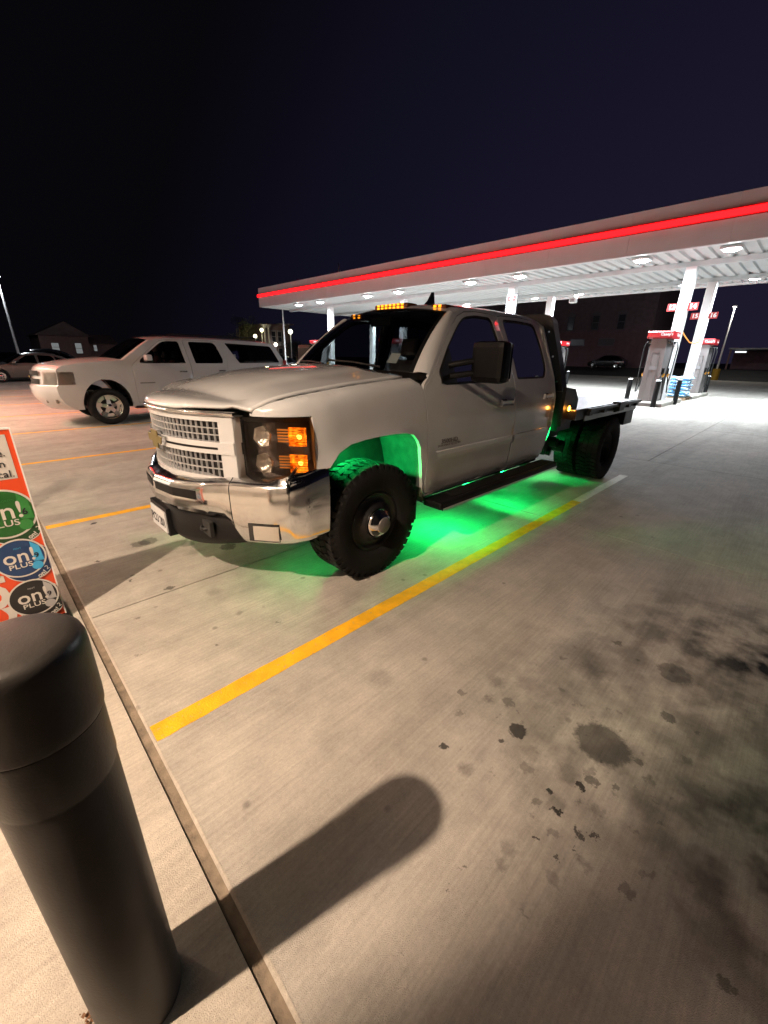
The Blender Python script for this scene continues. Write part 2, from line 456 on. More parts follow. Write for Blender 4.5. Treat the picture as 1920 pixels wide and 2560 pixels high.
# terrain: one sheet to the horizon, a bank rising beyond the lot
def ground_fn(u, v):
    x = -120 + 620 * u; y = -200 + 700 * v
    return (x, y, -.06)
g = rawmesh('ground', [(-300, -400, -.06), (54, -400, -.06), (54, 600, -.06), (-300, 600, -.06), (60, -400, .85), (60, 600, .85), (700, -400, 1.0), (700, 600, 1.0)],
            [(0, 1, 2, 3), (1, 4, 5, 2), (4, 6, 7, 5)], M_['asphalt'])
tag(g, kind='structure')
lot = plain_box('parking_lot', (.0, -16, -.05), (52.5, 36.5, -.014), M_['under']); tag(lot, kind='structure')
slab_cache = {}
def slab(x0, x1, y0, y1, m, nm='concrete_slab', z1=0.0, z0=-.03, parent=None):
    k = (round(x1 - x0, 3), round(y1 - y0, 3), m.name, z1)
    gap = .0055
    if k not in slab_cache:
        o = MB().box((gap, gap, z0), (x1 - x0 - gap, y1 - y0 - gap, z1)).build(nm, m, parent or lot)
        slab_cache[k] = o.data
    else:
        o = link(bpy.data.objects.new(nm, slab_cache[k]), parent or lot)
    o.location = (x0, y0, 0)
    return o
YN = [-.22 + 4.3 * k for k in range(-3, 8)]
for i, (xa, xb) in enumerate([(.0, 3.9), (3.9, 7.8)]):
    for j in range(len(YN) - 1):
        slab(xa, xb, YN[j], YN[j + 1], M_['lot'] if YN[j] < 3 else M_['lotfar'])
YF = [-1.38 + 4.6 * k for k in range(-3, 8)]
XF = [7.8 + 4.97 * k for k in range(10)]
for i in range(9):
    for j in range(10):
        slab(XF[i], XF[i + 1], YF[j], YF[j + 1], M_['lotfar'])

walk = plain_box('walkway', (-3.3, -8, -.05), (-.034, 34, -.016), M_['under']); tag(walk, kind='structure')
for j in range(9):
    slab(-1.60, -.034, -7.6 + 4.6 * j, -3.0 + 4.6 * j, M_['walk'], 'walkway_slab', -.001, -.03, walk)
    slab(-3.3, -1.60, -7.6 + 4.6 * j, -3.0 + 4.6 * j, M_['walk'], 'walkway_slab', -.001, -.03, walk)
# joint filler between walkway and lot, sagging and ragged
random.seed(3)
rows = []
for k in range(400):
    y = -8 + k * .1
    a = -.036; b = .002
    zz = -.011 + random.uniform(-.002, .002)
    rows.append([(a, y, zz), (a * .5 + random.uniform(-.004, .004), y, zz - .004), (b, y, zz)])
f = loft_strip(rows, 'joint_filler', M_['joint'], walk, True, flip=False)
# chipped bright arris along the slab edge
rows = []
for k in range(500):
    y = -7.9 + k * .08
    w_ = .006 + max(0, random.gauss(0, .003))
    rows.append([(-.001, y, -.010), (.0035, y, .0012), (.0035 + w_, y, .0014)])
loft_strip(rows, 'slab_edge_lip', M_['walk'], walk, True)

# painted bay lines
def bay_line(y, x0, x1, m, parent=None, w=.053, z=.0012):
    random.seed(int((y + x0) * 100))
    vs = []; fs = []; n = int((x1 - x0) / .05)
    for i in range(n + 1):
        x = x0 + (x1 - x0) * i / n
        e0 = random.gauss(0, .0012); e1 = random.gauss(0, .0012)
        vs += [(x, y - w + e0, z), (x, y + w + e1, z)]
        if i: fs.append((2 * i - 2, 2 * i, 2 * i + 1, 2 * i - 1))
    return rawmesh('bay_line', vs, fs, m, parent)
for k in range(-2, 8):
    y = -1.405 + 3.162 * k
    o = bay_line(y, .012, 4.7, M_['yellow']); tag(o, kind='structure')
    bay_line(y, 4.703, 6.45, M_['paleline'], o)  # far end of each line in a paler tone

# ---------------------------------------------------------------- fuel canopy
CX0, CX1, CY0, CY1, CZ0, CZ1 = 17.3, 26.7, -2.9, 28.45, 5.0, 6.28
IY = [1.30 + 7.27 * k for k in range(4)]
can = thing('fuel_canopy', 'long white fuel station canopy with a glowing red light strip, on square white columns', 'canopy', (CX0, CY0, 0))
def cbox(nm, a, b, m, bev=0, parent=None):
    off = Vector((CX0, CY0, 0))
    return MB().box(Vector(a) - off, Vector(b) - off, bev=bev).build(nm, m, parent or can)
n = 11; w = (CY1 - CY0) / n
for k in range(n):
    cbox('fascia_panel', (CX0, CY0 + w * k + .004, CZ0), (CX0 + .08, CY0 + w * (k + 1) - .004, CZ1), M_['canopy'])
    cbox('fascia_panel', (CX1 - .08, CY0 + w * k + .004, CZ0), (CX1, CY0 + w * (k + 1) - .004, CZ1), M_['canopy'])
w3 = (CX1 - CX0 - .17) / 3
for k in range(3):
    cbox('fascia_panel', (CX0 + .085 + w3 * k, CY1 - .08, CZ0), (CX0 + .085 + w3 * (k + 1) - .006, CY1, CZ1), M_['canopy'])
    cbox('fascia_panel', (CX0 + .085 + w3 * k, CY0, CZ0), (CX0 + .085 + w3 * (k + 1) - .006, CY0 + .08, CZ1), M_['canopy'])
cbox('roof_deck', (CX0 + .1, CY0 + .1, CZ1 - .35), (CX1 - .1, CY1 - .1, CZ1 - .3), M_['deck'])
# gutter returns along the lower edge
cbox('lower_edge', (CX0 + .09, CY0 + .09, CZ0 - .003), (CX0 + .22, CY1 - .09, CZ0 + .05), M_['canopy'])
cbox('lower_edge', (CX1 - .30, CY0 + .09, CZ0 - .003), (CX1 - .09, CY1 - .09, CZ0 + .12), M_['canopy'])
# corrugated soffit pans, each one a part
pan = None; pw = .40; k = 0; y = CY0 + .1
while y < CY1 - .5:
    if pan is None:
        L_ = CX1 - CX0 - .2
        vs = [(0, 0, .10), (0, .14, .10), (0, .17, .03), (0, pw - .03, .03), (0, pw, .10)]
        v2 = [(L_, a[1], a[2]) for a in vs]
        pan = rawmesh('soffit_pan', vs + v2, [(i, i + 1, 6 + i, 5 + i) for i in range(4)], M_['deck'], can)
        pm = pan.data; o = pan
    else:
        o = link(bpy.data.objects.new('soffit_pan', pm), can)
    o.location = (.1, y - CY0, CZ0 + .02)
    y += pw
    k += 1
for x in (20.0, 24.2):
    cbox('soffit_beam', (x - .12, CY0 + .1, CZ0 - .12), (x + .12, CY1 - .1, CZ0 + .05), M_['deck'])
# light strip: two glowing tubes on a red backing, wrapping past the corner
strip = cbox('red_light_strip', (CX0 - .05, CY0 - .1, 5.675), (CX0 - .012, CY1 + .10, 5.85), M_['redled'])
cbox('strip_channel', (CX0 - .012, CY0 - .1, 5.63), (CX0 - .002, CY1 + .12, 5.89), M_['red'])
cbox('strip_lip', (CX0 - .075, CY0 - .1, 5.865), (CX0 - .012, CY1 + .12, 5.885), M_['red'])
for x in (20.0, 24.2):
    for y in IY:
        c = cbox('column', (x - .17, y - .17, .15), (x + .17, y + .17, CZ0 - .12), M_['canopy'], bev=.012)
        cbox('base_plate', (x - .22, y - .22, .152), (x + .22, y + .22, .18), M_['canopy'], parent=c)

# canopy lamps
def lamp_fixture():
    t = thing('canopy_light', 'flat square light fixture glowing cool white under the fuel canopy', 'light')
    MB().box((-.28, -.28, -.02), (.28, .28, .06), bev=.015).build('housing', M_['canopy'], t)
    MB().lathe([(0, -.085), (.10, -.078), (.18, -.055), (.23, -.021)], n=20).build('lens', M_['lamp'], t)
    return t
lf = None
def spot(name, loc, col, power, size, parent=None, tgt=None, spread=PI):
    ld = bpy.data.lights.new(name, 'AREA'); ld.shape = 'DISK'; ld.size = size; ld.color = col; ld.energy = power; ld.spread = spread
    o = bpy.data.objects.new(name, ld); COL.objects.link(o); o.parent = parent; o.location = loc
    if tgt is not None:
        d = Vector(tgt) - Vector(loc); o.rotation_euler = d.to_track_quat('-Z', 'Y').to_euler()
    return o
CAN_P = 980
n_ = 0
names_row = {18.1: 'front edge of the canopy', 24.6: 'back edge of the canopy'}
for x in (18.1, 24.6):
    for k, y in enumerate(IY):
        for s_ in (-1, 1):
            if lf is None: o = lf = lamp_fixture()
            else: o = copy_tree(lf)
            o.location = (x, y - .07 + 1.27 * s_, CZ0 - .03)
            side = 'right' if s_ < 0 else 'left'
            wh = ['over the nearest pump row', 'over the second pump row', 'over the third pump row', 'over the farthest pump row'][k]
            o['label'] = 'glowing lamp %s, %s lamp of the %s pair' % (wh, side, 'front' if x < 20 else 'back')
            o['group'] = 'lamps under the fuel canopy'
            spot('canopy_lamp_light', (x, y - .07 + 1.27 * s_, CZ0 - .10), (.84, .94, 1.0), CAN_P, .4, spread=math.radians(176))

# hanging speaker box
t = thing('hanging_speaker', 'small white speaker box hanging from the canopy beside a rear column', 'speaker', (24.0, 7.25, 4.45))
MB().box((-.14, -.16, 0), (.14, .16, .28), bev=.03).build('cabinet', M_['canopy'], t)
MB().box((-.03, -.03, .28), (.03, .03, .46)).build('bracket', M_['canopy'], t)
MB().box((-.147, -.11, .05), (-.14, .11, .2)).build('grille', M_['pump'], t)

# text
def text(name, body, size, m, parent, M, bold=0.0, ext=.001, align='CENTER', sx=1.0, kind=None):
    cu = bpy.data.curves.new(name, 'FONT'); cu.body = body; cu.size = size; cu.extrude = ext; cu.offset = bold
    cu.align_x = align; cu.align_y = 'CENTER'; cu.resolution_u = 3; cu.space_line = .9
    o = bpy.data.objects.new('tmp', cu); COL.objects.link(o)
    dg = bpy.context.evaluated_depsgraph_get(); dg.update()
    me = bpy.data.meshes.new_from_object(o.evaluated_get(dg)); me.name = name
    bpy.data.objects.remove(o); me.materials.clear(); me.materials.append(m)
    me.transform(M @ Matrix.Diagonal((sx, 1, 1, 1)))
    return link(bpy.data.objects.new(name, me), parent)
def face_mx(loc):      # text facing -x, reading with +y on the reader's left
    return Matrix.Translation(loc) @ Matrix(((0, 0, -1, 0), (-1, 0, 0, 0), (0, 1, 0, 0), (0, 0, 0, 1)))
def face_my(loc):      # text facing -y, reading along +x
    return Matrix.Translation(loc) @ Matrix(((1, 0, 0, 0), (0, 0, -1, 0), (0, 1, 0, 0), (0, 0, 0, 1)))
M_['signwhite'] = mat('sign_white', (.22, .22, .215), .5)
M_['signred'] = mat('sign_red', (.30, .012, .012), .5, emis=(.9, .02, .02), estr=.1)
M_['wtext'] = mat('white_lettering', (.6, .6, .6), .5, emis=(1, 1, 1), estr=.12)

def number_flags(x, y, z, a, b):
    for s_, t_ in ((1, a), (-1, b)):
        t = thing('number_sign', 'small red pump number sign reading %s beside a white column' % {'13': 'thirteen', '14': 'fourteen', '15': 'fifteen', '16': 'sixteen'}[t_], 'sign', (x - .1, y + s_ * .335, z), group='pump number signs')
        MB().box((-.012, -.16, -.13), (.012, .16, .13)).build('board', M_['signred'], t)
        text('numeral', t_, .24, M_['wtext'], t, face_mx((-.0135, 0, 0)), bold=.008)
number_flags(20.0, 1.30, 3.55, '13', '14')
number_flags(24.2, 1.30, 3.55, '15', '16')
t = thing('prepay_sign', 'tall white sign with a red top band asking customers to prepay, on a canopy column', 'sign', (19.55, 8.33, 3.66))
MB().box((-.012, -.28, 0), (.012, .28, .84), bev=.004).build('board', M_['signwhite'], t)
MB().box((-.010, -.295, -.015), (.010, .295, .855)).build('board_edge', M_['black'], t)
MB().box((-.016, -.205, .55), (-.0125, .205, .76)).build('red_band', M_['signred'], t)
MB().box((.012, -.03, .25), (.28, .03, .31)).build('bracket', M_['canopy'], t)
text('lettering', 'AFTER\n11:00 PM\nALL', .075, M_['wtext'], t, face_mx((-.0175, 0, .655)), bold=.001)
text('lettering', 'PREPAY\nOR\nCREDIT\nONLY', .135, M_['ink'], t, face_mx((-.0135, 0, .28)), bold=.003)

# ---------------------------------------------------------------- pumps and islands
M_['isl'] = mat('island_concrete', (.42, .40, .36), .85, bump=.4, bscale=40, var=.12, vscale=3)
for k, y in enumerate(IY):
    for j, (xa, xb) in enumerate([(17.95, 21.2), (23.3, 27.2)]):
        pl = ['nearest', 'second', 'third', 'farthest'][k]
        t = thing('pump_island', 'raised concrete pump island, %s row from the right, %s half' % (pl, ['front', 'rear'][j]), 'pump island', ((xa + xb) / 2, y + .1, 0), group='concrete pump islands')
        hw = (xb - xa) / 2
        MB().box((-hw, -.62, 0), (hw, .62, .15), bev=.03).build('kerb', M_['isl'], t)
        MB().box((-hw - .004, -.624, .02), (-hw + .0, .624, .12)).build('steel_edge', M_['pump'], t)

M_['pumpd'] = mat('pump_side_panel', (.22, .22, .23), .35, .2)
M_['hose'] = mat('black_hose', (.01, .01, .01), .5)
M_['boot'] = mat('yellow_nozzle_boot', (.55, .25, .02), .5)
def pump():
    t = thing('fuel_pump', 'x', 'fuel pump')
    b = MB()
    b.box((-.46, -.27, .0), (.46, .27, 2.24), bev=.02)
    b.build('cabinet', M_['pump'], t)
    for s_ in (-1, 1):
        e = MB(); e.prism([(-.30, 0), (.30, 0), (.27, 1.9), (.22, 2.24), (-.22, 2.24), (-.27, 1.9)], lambda u, v: (s_ * .52, u, v), lambda u, v: (s_ * .462, u, v))
        ep = e.build('end_panel', M_['pump'], t)
        MB().box((s_ * .521, -.11, .05), (s_ * .545, .11, 1.75), bev=.008).build('end_rib', M_['pump'], ep)
    cp = MB(); cp.prism([(-.50, 2.24), (-.60, 2.30), (-.60, 2.46), (-.57, 2.50), (.57, 2.50), (.60, 2.46), (.60, 2.30), (.50, 2.24)], lambda u, v: (u, -.40, v), lambda u, v: (u, .40, v))
    c = cp.build('red_top', M_['red'], t)
    text('lettering', "Casey's", .15, M_['wtext'], c, face_my((.3, -.402, 2.385)), bold=.003)
    text('lettering', "Casey's", .13, M_['wtext'], c, face_mx((-.602, -.22, 2.385)), bold=.003)
    for s_ in (-1, 1):
        MB().box((-.30, s_ * .241 if s_ > 0 else -.262, 1.35), (.12, s_ * .262 if s_ > 0 else -.241, 1.95), bev=.006).build('screen_panel', M_['pumpd'], t)
        MB().box((-.43, s_ * .242 if s_ > 0 else -.256, .1), (.43, s_ * .256 if s_ > 0 else -.242, .95)).build('lower_panel', M_['signred'] if s_ < 0 else M_['pumpd'], t)
        for xx in (-.38, .32):
            h = MB().tube([(xx, s_ * .26, 2.12), (xx, s_ * .42, 2.14), (xx - .02, s_ * .47, 1.95), (xx - .05, s_ * .46, 1.2), (xx - .08, s_ * .44, .55), (xx - .02, s_ * .46, .32), (xx + .06, s_ * .44, .34), (xx + .10, s_ * .38, .7), (xx + .09, s_ * .32, 1.05)], .022, 7)
            h.build('hose', M_['hose'], t)
            nz = MB().box((xx + .03, s_ * .30 - .04, .98), (xx + .15, s_ * .30 + .04, 1.22), bev=.02).build('nozzle', M_['blackg'], t)
            MB().cyl((xx + .09, s_ * .33, .90), (xx + .10, s_ * .36, 1.02), .042, n=10).build('boot', M_['boot'], nz)
            MB().box((xx - .05, min(s_ * .24, s_ * .36), 2.06), (xx + .05, max(s_ * .24, s_ * .36), 2.16), bev=.015).build('hose_outlet', M_['blackg'], t)
    MB().box((-.56, -.12, 1.15), (-.522, .12, 1.28)).build('card_label', M_['pumpd'], t)
    return t
px = None
plab = [['grey fuel pump with red top beside columns 13 and 14, nearest to the flatbed truck', 'grey fuel pump with red top behind the stacked bags, beside columns 15 and 16'],
        ['red topped fuel pump in the front of the second row, hidden behind the truck cab', 'red topped fuel pump just right of the truck cab back edge'],
        ['red topped fuel pump in the front of the third row behind the windscreen', 'red topped fuel pump in the rear of the third row'],
        ['red topped fuel pump seen above the truck hood at the far end of the canopy', 'red topped fuel pump in the rear of the farthest row']]
for k, y in enumerate(IY):
    for j, x in enumerate((19.05, 26.0)):
        o = pump() if px is None else copy_tree(px)
        if px is None: px = o
        o.location = (x, y + (.17 if j == 0 else -.05), .15)
        o['label'] = plab[k][j]; o['group'] = 'fuel pumps on the islands'

# black guard posts round each front island end
gp = None
def guard():
    t = thing('guard_post', 'x', 'guard post')
    MB().cyl((0, 0, 0), (0, 0, .93), .085, n=18).build('sleeve', M_['black'], t)
    MB().lathe([(.085, .93), (.08, .955), (.05, .972), (0, .978)], n=18).build('cap', M_['canopy'], t)
    return t
gl = {'a': 'in front of the pump at its near corner', 'b': 'at the left corner of the pump island', 'c': 'at the right side of the pump near the column'}
for k, y in enumerate(IY):
    for q, (x, dy) in {'a': (17.85, -.28), 'b': (18.55, .84), 'c': (19.9, -.54), 'd': (27.3, -.35), 'e': (27.3, .45)}.items():
        o = guard() if gp is None else copy_tree(gp)
        if gp is None: gp = o
        o.location = (x, y + dy, 0)
        rowl = ['nearest', 'second', 'third', 'farthest'][k]
        o['label'] = 'black guard post %s, %s pump row' % (gl.get(q, 'at the back end of the island, %s corner' % ('right' if q == 'd' else 'left')), rowl)
        o['group'] = 'black guard posts round the pumps'

# stacked bags on the island between the columns
M_['bag'] = None
m = mat('blue_white_bag', (.5, .7, .8), .35, bump=.6, bscale=14)
nt = m.node_tree; b_ = nt.nodes['Principled BSDF']; tcn = nd(nt, 'ShaderNodeTexCoord')
wv = nd(nt, 'ShaderNodeTexWave'); wv.inputs['Scale'].default_value = 3.2; wv.inputs['Distortion'].default_value = 4.5
r_ = nd(nt, 'ShaderNodeValToRGB'); r_.color_ramp.elements[0].color = (.75, .82, .84, 1); r_.color_ramp.elements[1].color = (.02, .26, .55, 1)
r_.color_ramp.elements[0].position = .52; r_.color_ramp.elements[1].position = .68
nt.links.new(tcn.outputs['Object'], wv.inputs['Vector']); nt.links.new(wv.outputs['Color'], r_.inputs[0]); nt.links.new(r_.outputs[0], b_.inputs['Base Color'])
M_['bag'] = m
def pillow(nm, sx, sy, sz):
    def fn(u, v):
        a = (u - .5) * 2; c = (v - .5) * 2
        return a, c
    b = MB()
    for s_ in (1, -1):
        def f(u, v):
            a = (u - .5) * 2; c = (v - .5) * 2
            h = ((1 - abs(a) ** 4) * (1 - abs(c) ** 4)) ** .5
            return (a * sx * (1 + .04 * math.sin(7 * c)), c * sy * (1 + .05 * math.sin(9 * a)), s_ * sz * h * (1 + .12 * math.sin(11 * a + 5 * c)))
        b.grid(f, 8, 8, True, flip=(s_ < 0))
    return b.build(nm, M_['bag'])
pal = thing('pallet', 'low wooden pallet under the stacked blue and white bags', 'pallet', (22.75, 1.35, 0))
M_['wood'] = mat('pallet_wood', (.25, .17, .10), .8, bump=.3)
for i in range(5): MB().box((-.5, -.5 + .225 * i, .10), (.5, -.40 + .225 * i, .125)).build('board', M_['wood'], pal)
for i in range(3): MB().box((-.5 + .45 * i, -.5, 0), (-.4 + .45 * i, .5, .1)).build('bearer', M_['wood'], pal)
random.seed(5); bg0 = None
for lvl in range(6):
    for q in range(2):
        for r in range(2):
            if lvl == 5 and q == 1 and r == 1: continue
            o = pillow('salt_bag', .27, .26, .082) if bg0 is None else bg0.copy()
            if bg0 is None: bg0 = o
            else: COL.objects.link(o)
            o.location = (22.75 + (q - .5) * .50 + random.uniform(-.04, .04), 1.35 + (r - .5) * .48 + random.uniform(-.04, .04), .20 + lvl * .145)
            o.rotation_euler = (random.uniform(-.06, .06), random.uniform(-.06, .06), random.uniform(-.12, .12) + (PI if random.random() < .5 else 0))
            lv = ['bottom', 'second', 'third', 'fourth', 'fifth', 'top'][lvl]
            tag(o, 'blue and white bag in the %s layer, %s %s of the stack by the column' % (lv, ['front', 'back'][q], ['right', 'left'][r]), 'bag', 'stacked bags on the pallet')
# orange hose sagging between the columns
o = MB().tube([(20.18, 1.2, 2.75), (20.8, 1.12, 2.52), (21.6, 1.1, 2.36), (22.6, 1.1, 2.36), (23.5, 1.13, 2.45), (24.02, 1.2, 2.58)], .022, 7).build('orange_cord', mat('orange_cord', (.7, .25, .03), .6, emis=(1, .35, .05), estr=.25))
tag(o, 'orange cord sagging between two canopy columns', 'cord')

# ---------------------------------------------------------------- unseen store behind the camera, invented to carry the warm light
M_['brick'] = None
bm_ = bpy.data.materials.new('unseen_store_brick'); bm_.use_nodes = True; nt = bm_.node_tree; b_ = nt.nodes['Principled BSDF']
tcn = nd(nt, 'ShaderNodeTexCoord'); mp = nd(nt, 'ShaderNodeMapping'); mp.inputs['Rotation'].default_value = (PI / 2, 0, PI / 2)
bt = nd(nt, 'ShaderNodeTexBrick'); bt.inputs['Scale'].default_value = 4.5; bt.inputs['Color1'].default_value = (.24, .12, .08, 1); bt.inputs['Color2'].default_value = (.18, .09, .06, 1); bt.inputs['Mortar'].default_value = (.35, .32, .28, 1)
nt.links.new(tcn.outputs['Object'], mp.inputs[0]); nt.links.new(mp.outputs[0], bt.inputs[0]); nt.links.new(bt.outputs[0], b_.inputs['Base Color']); b_.inputs['Roughness'].default_value = .85
M_['brick'] = bm_
store = thing('unseen_store_building', 'unseen brick store with a lit soffit and a red light strip, added behind the viewer to carry the warm light', 'building', (-3.3, -4.2, 0))
def sbox(nm, a, b, m, parent=None):
    off = Vector((-3.3, -4.2, 0)); return MB().box(Vector(a) - off, Vector(b) - off).build(nm, m, parent or store)
M_['winlit'] = emit('lit_shop_window', (1, .84, .66), 1.6)
sbox('wall', (-3.6, -4.2, 0), (-3.3, 26, 5.1), M_['brick'])
sbox('wall', (-12, -4.5, 0), (-3.3, -4.2, 5.1), M_['brick'])
sbox('wall', (-12, 26, 0), (-3.3, 26.3, 5.1), M_['brick'])
sbox('roof', (-12, -4.5, 5.1), (-3.3, 26.3, 5.2), M_['asphalt'])
sbox('soffit', (-3.3, -4.2, 4.22), (-1.35, 26, 4.27), M_['canopy'])
sbox('fascia', (-1.35, -4.2, 4.20), (-1.27, 26, 5.1), M_['canopy'])
sbox('red_light_strip', (-1.265, 9.2, 4.5), (-1.24, 16.5, 4.85), emit('store_red_led', (1, .02, .02), 65))
for yw in (4.6, 8.0, 11.0, 16, 20):
    wn_ = sbox('window_frame', (-3.3, yw, .5), (-3.25, yw + 2.2, 2.9), M_['steel'])
    sbox('window_pane', (-3.248, yw + .07, .57), (-3.242, yw + 2.13, 2.83), M_['winlit'], wn_)
STORE_P = 235
sbox('pillar', (-2.20, -2.43, 0), (-1.80, -2.03, 4.22), M_['brick'])  # unseen pillar, added to shade the near right ground from the soffit light
sl = None
for k, y in enumerate((-1.78, 2.47, 5.6, 7.7, 9.8, 11.9, 14.0, 16.1)):
    if sl is None:
        o = sl = thing('unseen_store_soffit_light', 'x', 'light')
        MB().lathe([(.15, 0), (.15, -.02), (.12, -.02), (.11, 0)], n=20).build('trim_ring', M_['canopy'], o)
        MB().lathe([(0, -.008), (.11, -.008)], n=20).build('lens', emit('warm_lamp', (1, .80, .58), 40), o)
    else: o = copy_tree(sl)
    o.location = (-2.6, y, 4.219)
    o['label'] = 'round warm recessed light in the soffit of the added unseen store, number %s from the store corner' % ['one', 'two', 'three', 'four', 'five', 'six', 'seven', 'eight'][k]
    o['group'] = 'recessed lights in the soffit of the added unseen store'
    spot('soffit_lamp_light', (-2.6, y, 4.16), (1, .75, .54), STORE_P * (1.95, .36, .42, .45, .85, .9, .8, .8)[k], .12, spread=math.radians(148) if k < 1 else PI)

# ================================================================ THE FLATBED TRUCK
TX, TY = .671, -.0334
TR = thing('pickup_truck', 'white crew cab flatbed truck with amber roof lights and green light glowing underneath', 'truck', (TX, TY, 0))
def pchip_table(xs, ys, n=400, sig=0.0):
    X = np.linspace(xs[0], xs[-1], n); Y = np.interp(X, xs, ys)
    if sig > 0:
        dx = X[1] - X[0]; k = int(3 * sig / dx) or 1
        w = np.exp(-.5 * (np.arange(-k, k + 1) * dx / sig) ** 2); w /= w.sum()
        Yp = np.concatenate([2 * Y[0] - Y[k:0:-1], Y, 2 * Y[-1] - Y[-2:-k - 2:-1]]); Y = np.convolve(Yp, w, 'valid')
    return lambda v: float(np.interp(v, X, Y))
sideY = pchip_table([.3, .45, .6, .8, .95, 1.1, 1.22, 1.34, 1.42, 1.48, 1.95, 2.1], [.925, .955, .985, 1.003, 1.012, 1.012, 1.002, .978, .952, .925, .725, .64], sig=.03)
zcut = pchip_table([.24, .30, .384, .5, .6, .83, 1.0, 1.42, 1.75], [1.272, 1.30, 1.332, 1.355, 1.368, 1.392, 1.408, 1.438, 1.45], sig=.03)
ycut = pchip_table([.2, .24, .30, .38, .5, .7, 1.8], [.73, .755, .80, .835, .857, .868, .872], sig=.03)
nose = pchip_table([.15, .20, .245, .30, .37, .45, .53, .62, .8], [.60, .66, .75, .84, .91, .96, .988, 1.004, 1.03], sig=.015)
def xf(y): return -.03 + .50 * y * y
def Ybody(x, z):
    y = sideY(z)
    if x < .8: y = min(y, nose(x) - (1.012 - y) * .8)
    if x > 3.3: y -= .02 * ((x - 3.3) / .5) ** 2
    # flare round the front wheel arch
    d = math.hypot((x - 1.09) / 1.12, (z - .50)) - .58
    if abs(d) < .12 and x < 1.75: y += .014 * math.exp(-(d / .05) ** 2)
    return y
def side_fn(sg):
    def f(x, z, d=0):
        y = Ybody(x, z)
        return (x, sg * (y - d), z)
    return f
def fender_fn(sg):
    def f(x, z, d=0):
        zc = zcut(x); y = Ybody(x, min(z, zc - .10)); y0 = ycut(x)
        t = (z - (zc - .12)) / .12
        if x < .53: 
            z0 = 1.245; y = min(y, nose(x)); t = (z - z0) / max(.02, zc - z0)
        t = min(1, max(0, t))
        yy = y0 + (y - y0) * math.sqrt(max(0, 1 - t * t))
        return (x, sg * (yy - d * (.3 if t > .6 else 1)), z - (d if t > .6 else 0))
    return f
arch = [(.63, .925), (.66, .962), (.705, 1.01), (.80, 1.052), (.92, 1.068), (1.05, 1.074), (1.20, 1.074), (1.33, 1.066), (1.41, 1.045), (1.455, 1.00), (1.49, .94), (1.535, .80), (1.575, .62), (1.60, .50)]
fen = [(.545, .925)] + arch + [(1.612, .50), (1.585, .85), (1.566, 1.1), (1.556, 1.33), (1.53, 1.40), (1.50, zcut(1.50))]
xs_ = [1.42, 1.3, 1.15, 1.0, .9, .8, .7, .6, .52, .45, .384, .34, .30, .27]
fen += [(x, zcut(x)) for x in xs_] + [(.262, 1.262), (.262, 1.247), (.35, 1.247), (.45, 1.247), (.538, 1.247), (.541, 1.1)]
gd = []
for dz in (.006, .018, .035, .06, .09):
    gd.append([(x, zcut(x) - dz) for x in np.arange(.30, 1.5, .05)])
# door outlines
fdoor = [(1.618, .525), (1.592, .85), (1.573, 1.1), (1.563, 1.33), (1.585, 1.385), (1.66, 1.432), (1.76, 1.515), (1.95, 1.695), (2.13, 1.85), (2.22, 1.915), (2.34, 1.957), (2.52, 1.972), (2.74, 1.972), (2.865, 1.955), (2.905, 1.62), (2.915, 1.38), (2.925, 1.0), (2.928, .53)]
fwin = rounded([(1.80, 1.385), (1.775, 1.475), (1.97, 1.665), (2.17, 1.83), (2.30, 1.918), (2.50, 1.945), (2.765, 1.942), (2.825, 1.65), (2.832, 1.385)], [.05, .04, .05, .1, .08, .05, .05, .05, .03], 3)
rdoor = [(2.938, .53), (2.935, 1.0), (2.925, 1.38), (2.915, 1.62), (2.876, 1.955), (2.95, 1.970), (3.3, 1.978), (3.58, 1.968), (3.70, 1.93), (3.745, 1.84), (3.765, 1.6), (3.76, 1.38), (3.755, 1.0), (3.74, .80), (3.70, .60), (3.66, .545)]
rwin = rounded([(2.985, 1.40), (2.995, 1.62), (2.955, 1.942), (3.30, 1.950), (3.64, 1.935), (3.70, 1.70), (3.695, 1.50), (3.60, 1.40)], [.03, .06, .05, .2, .07, .1, .06, .06], 3)
side_o = [(1.66, 1.465), (1.80, 1.60), (2.00, 1.785), (2.17, 1.937), (2.30, 1.985), (2.5, 2.0), (3.0, 2.008), (3.5, 2.002), (3.70, 1.985), (3.80, 1.93), (3.84, 1.75), (3.845, 1.4), (3.845, .9), (3.80, .68), (3.72, .535), (3.68, .515), (1.625, .50), (1.60, .55), (1.57, .85), (1.555, 1.1), (1.545, 1.33), (1.57, 1.395), (1.62, 1.43)]
M_['innerbody'] = mat('body_inner_dark', (.02, .02, .02), .8)  # one dark tone for inner body parts and gaps
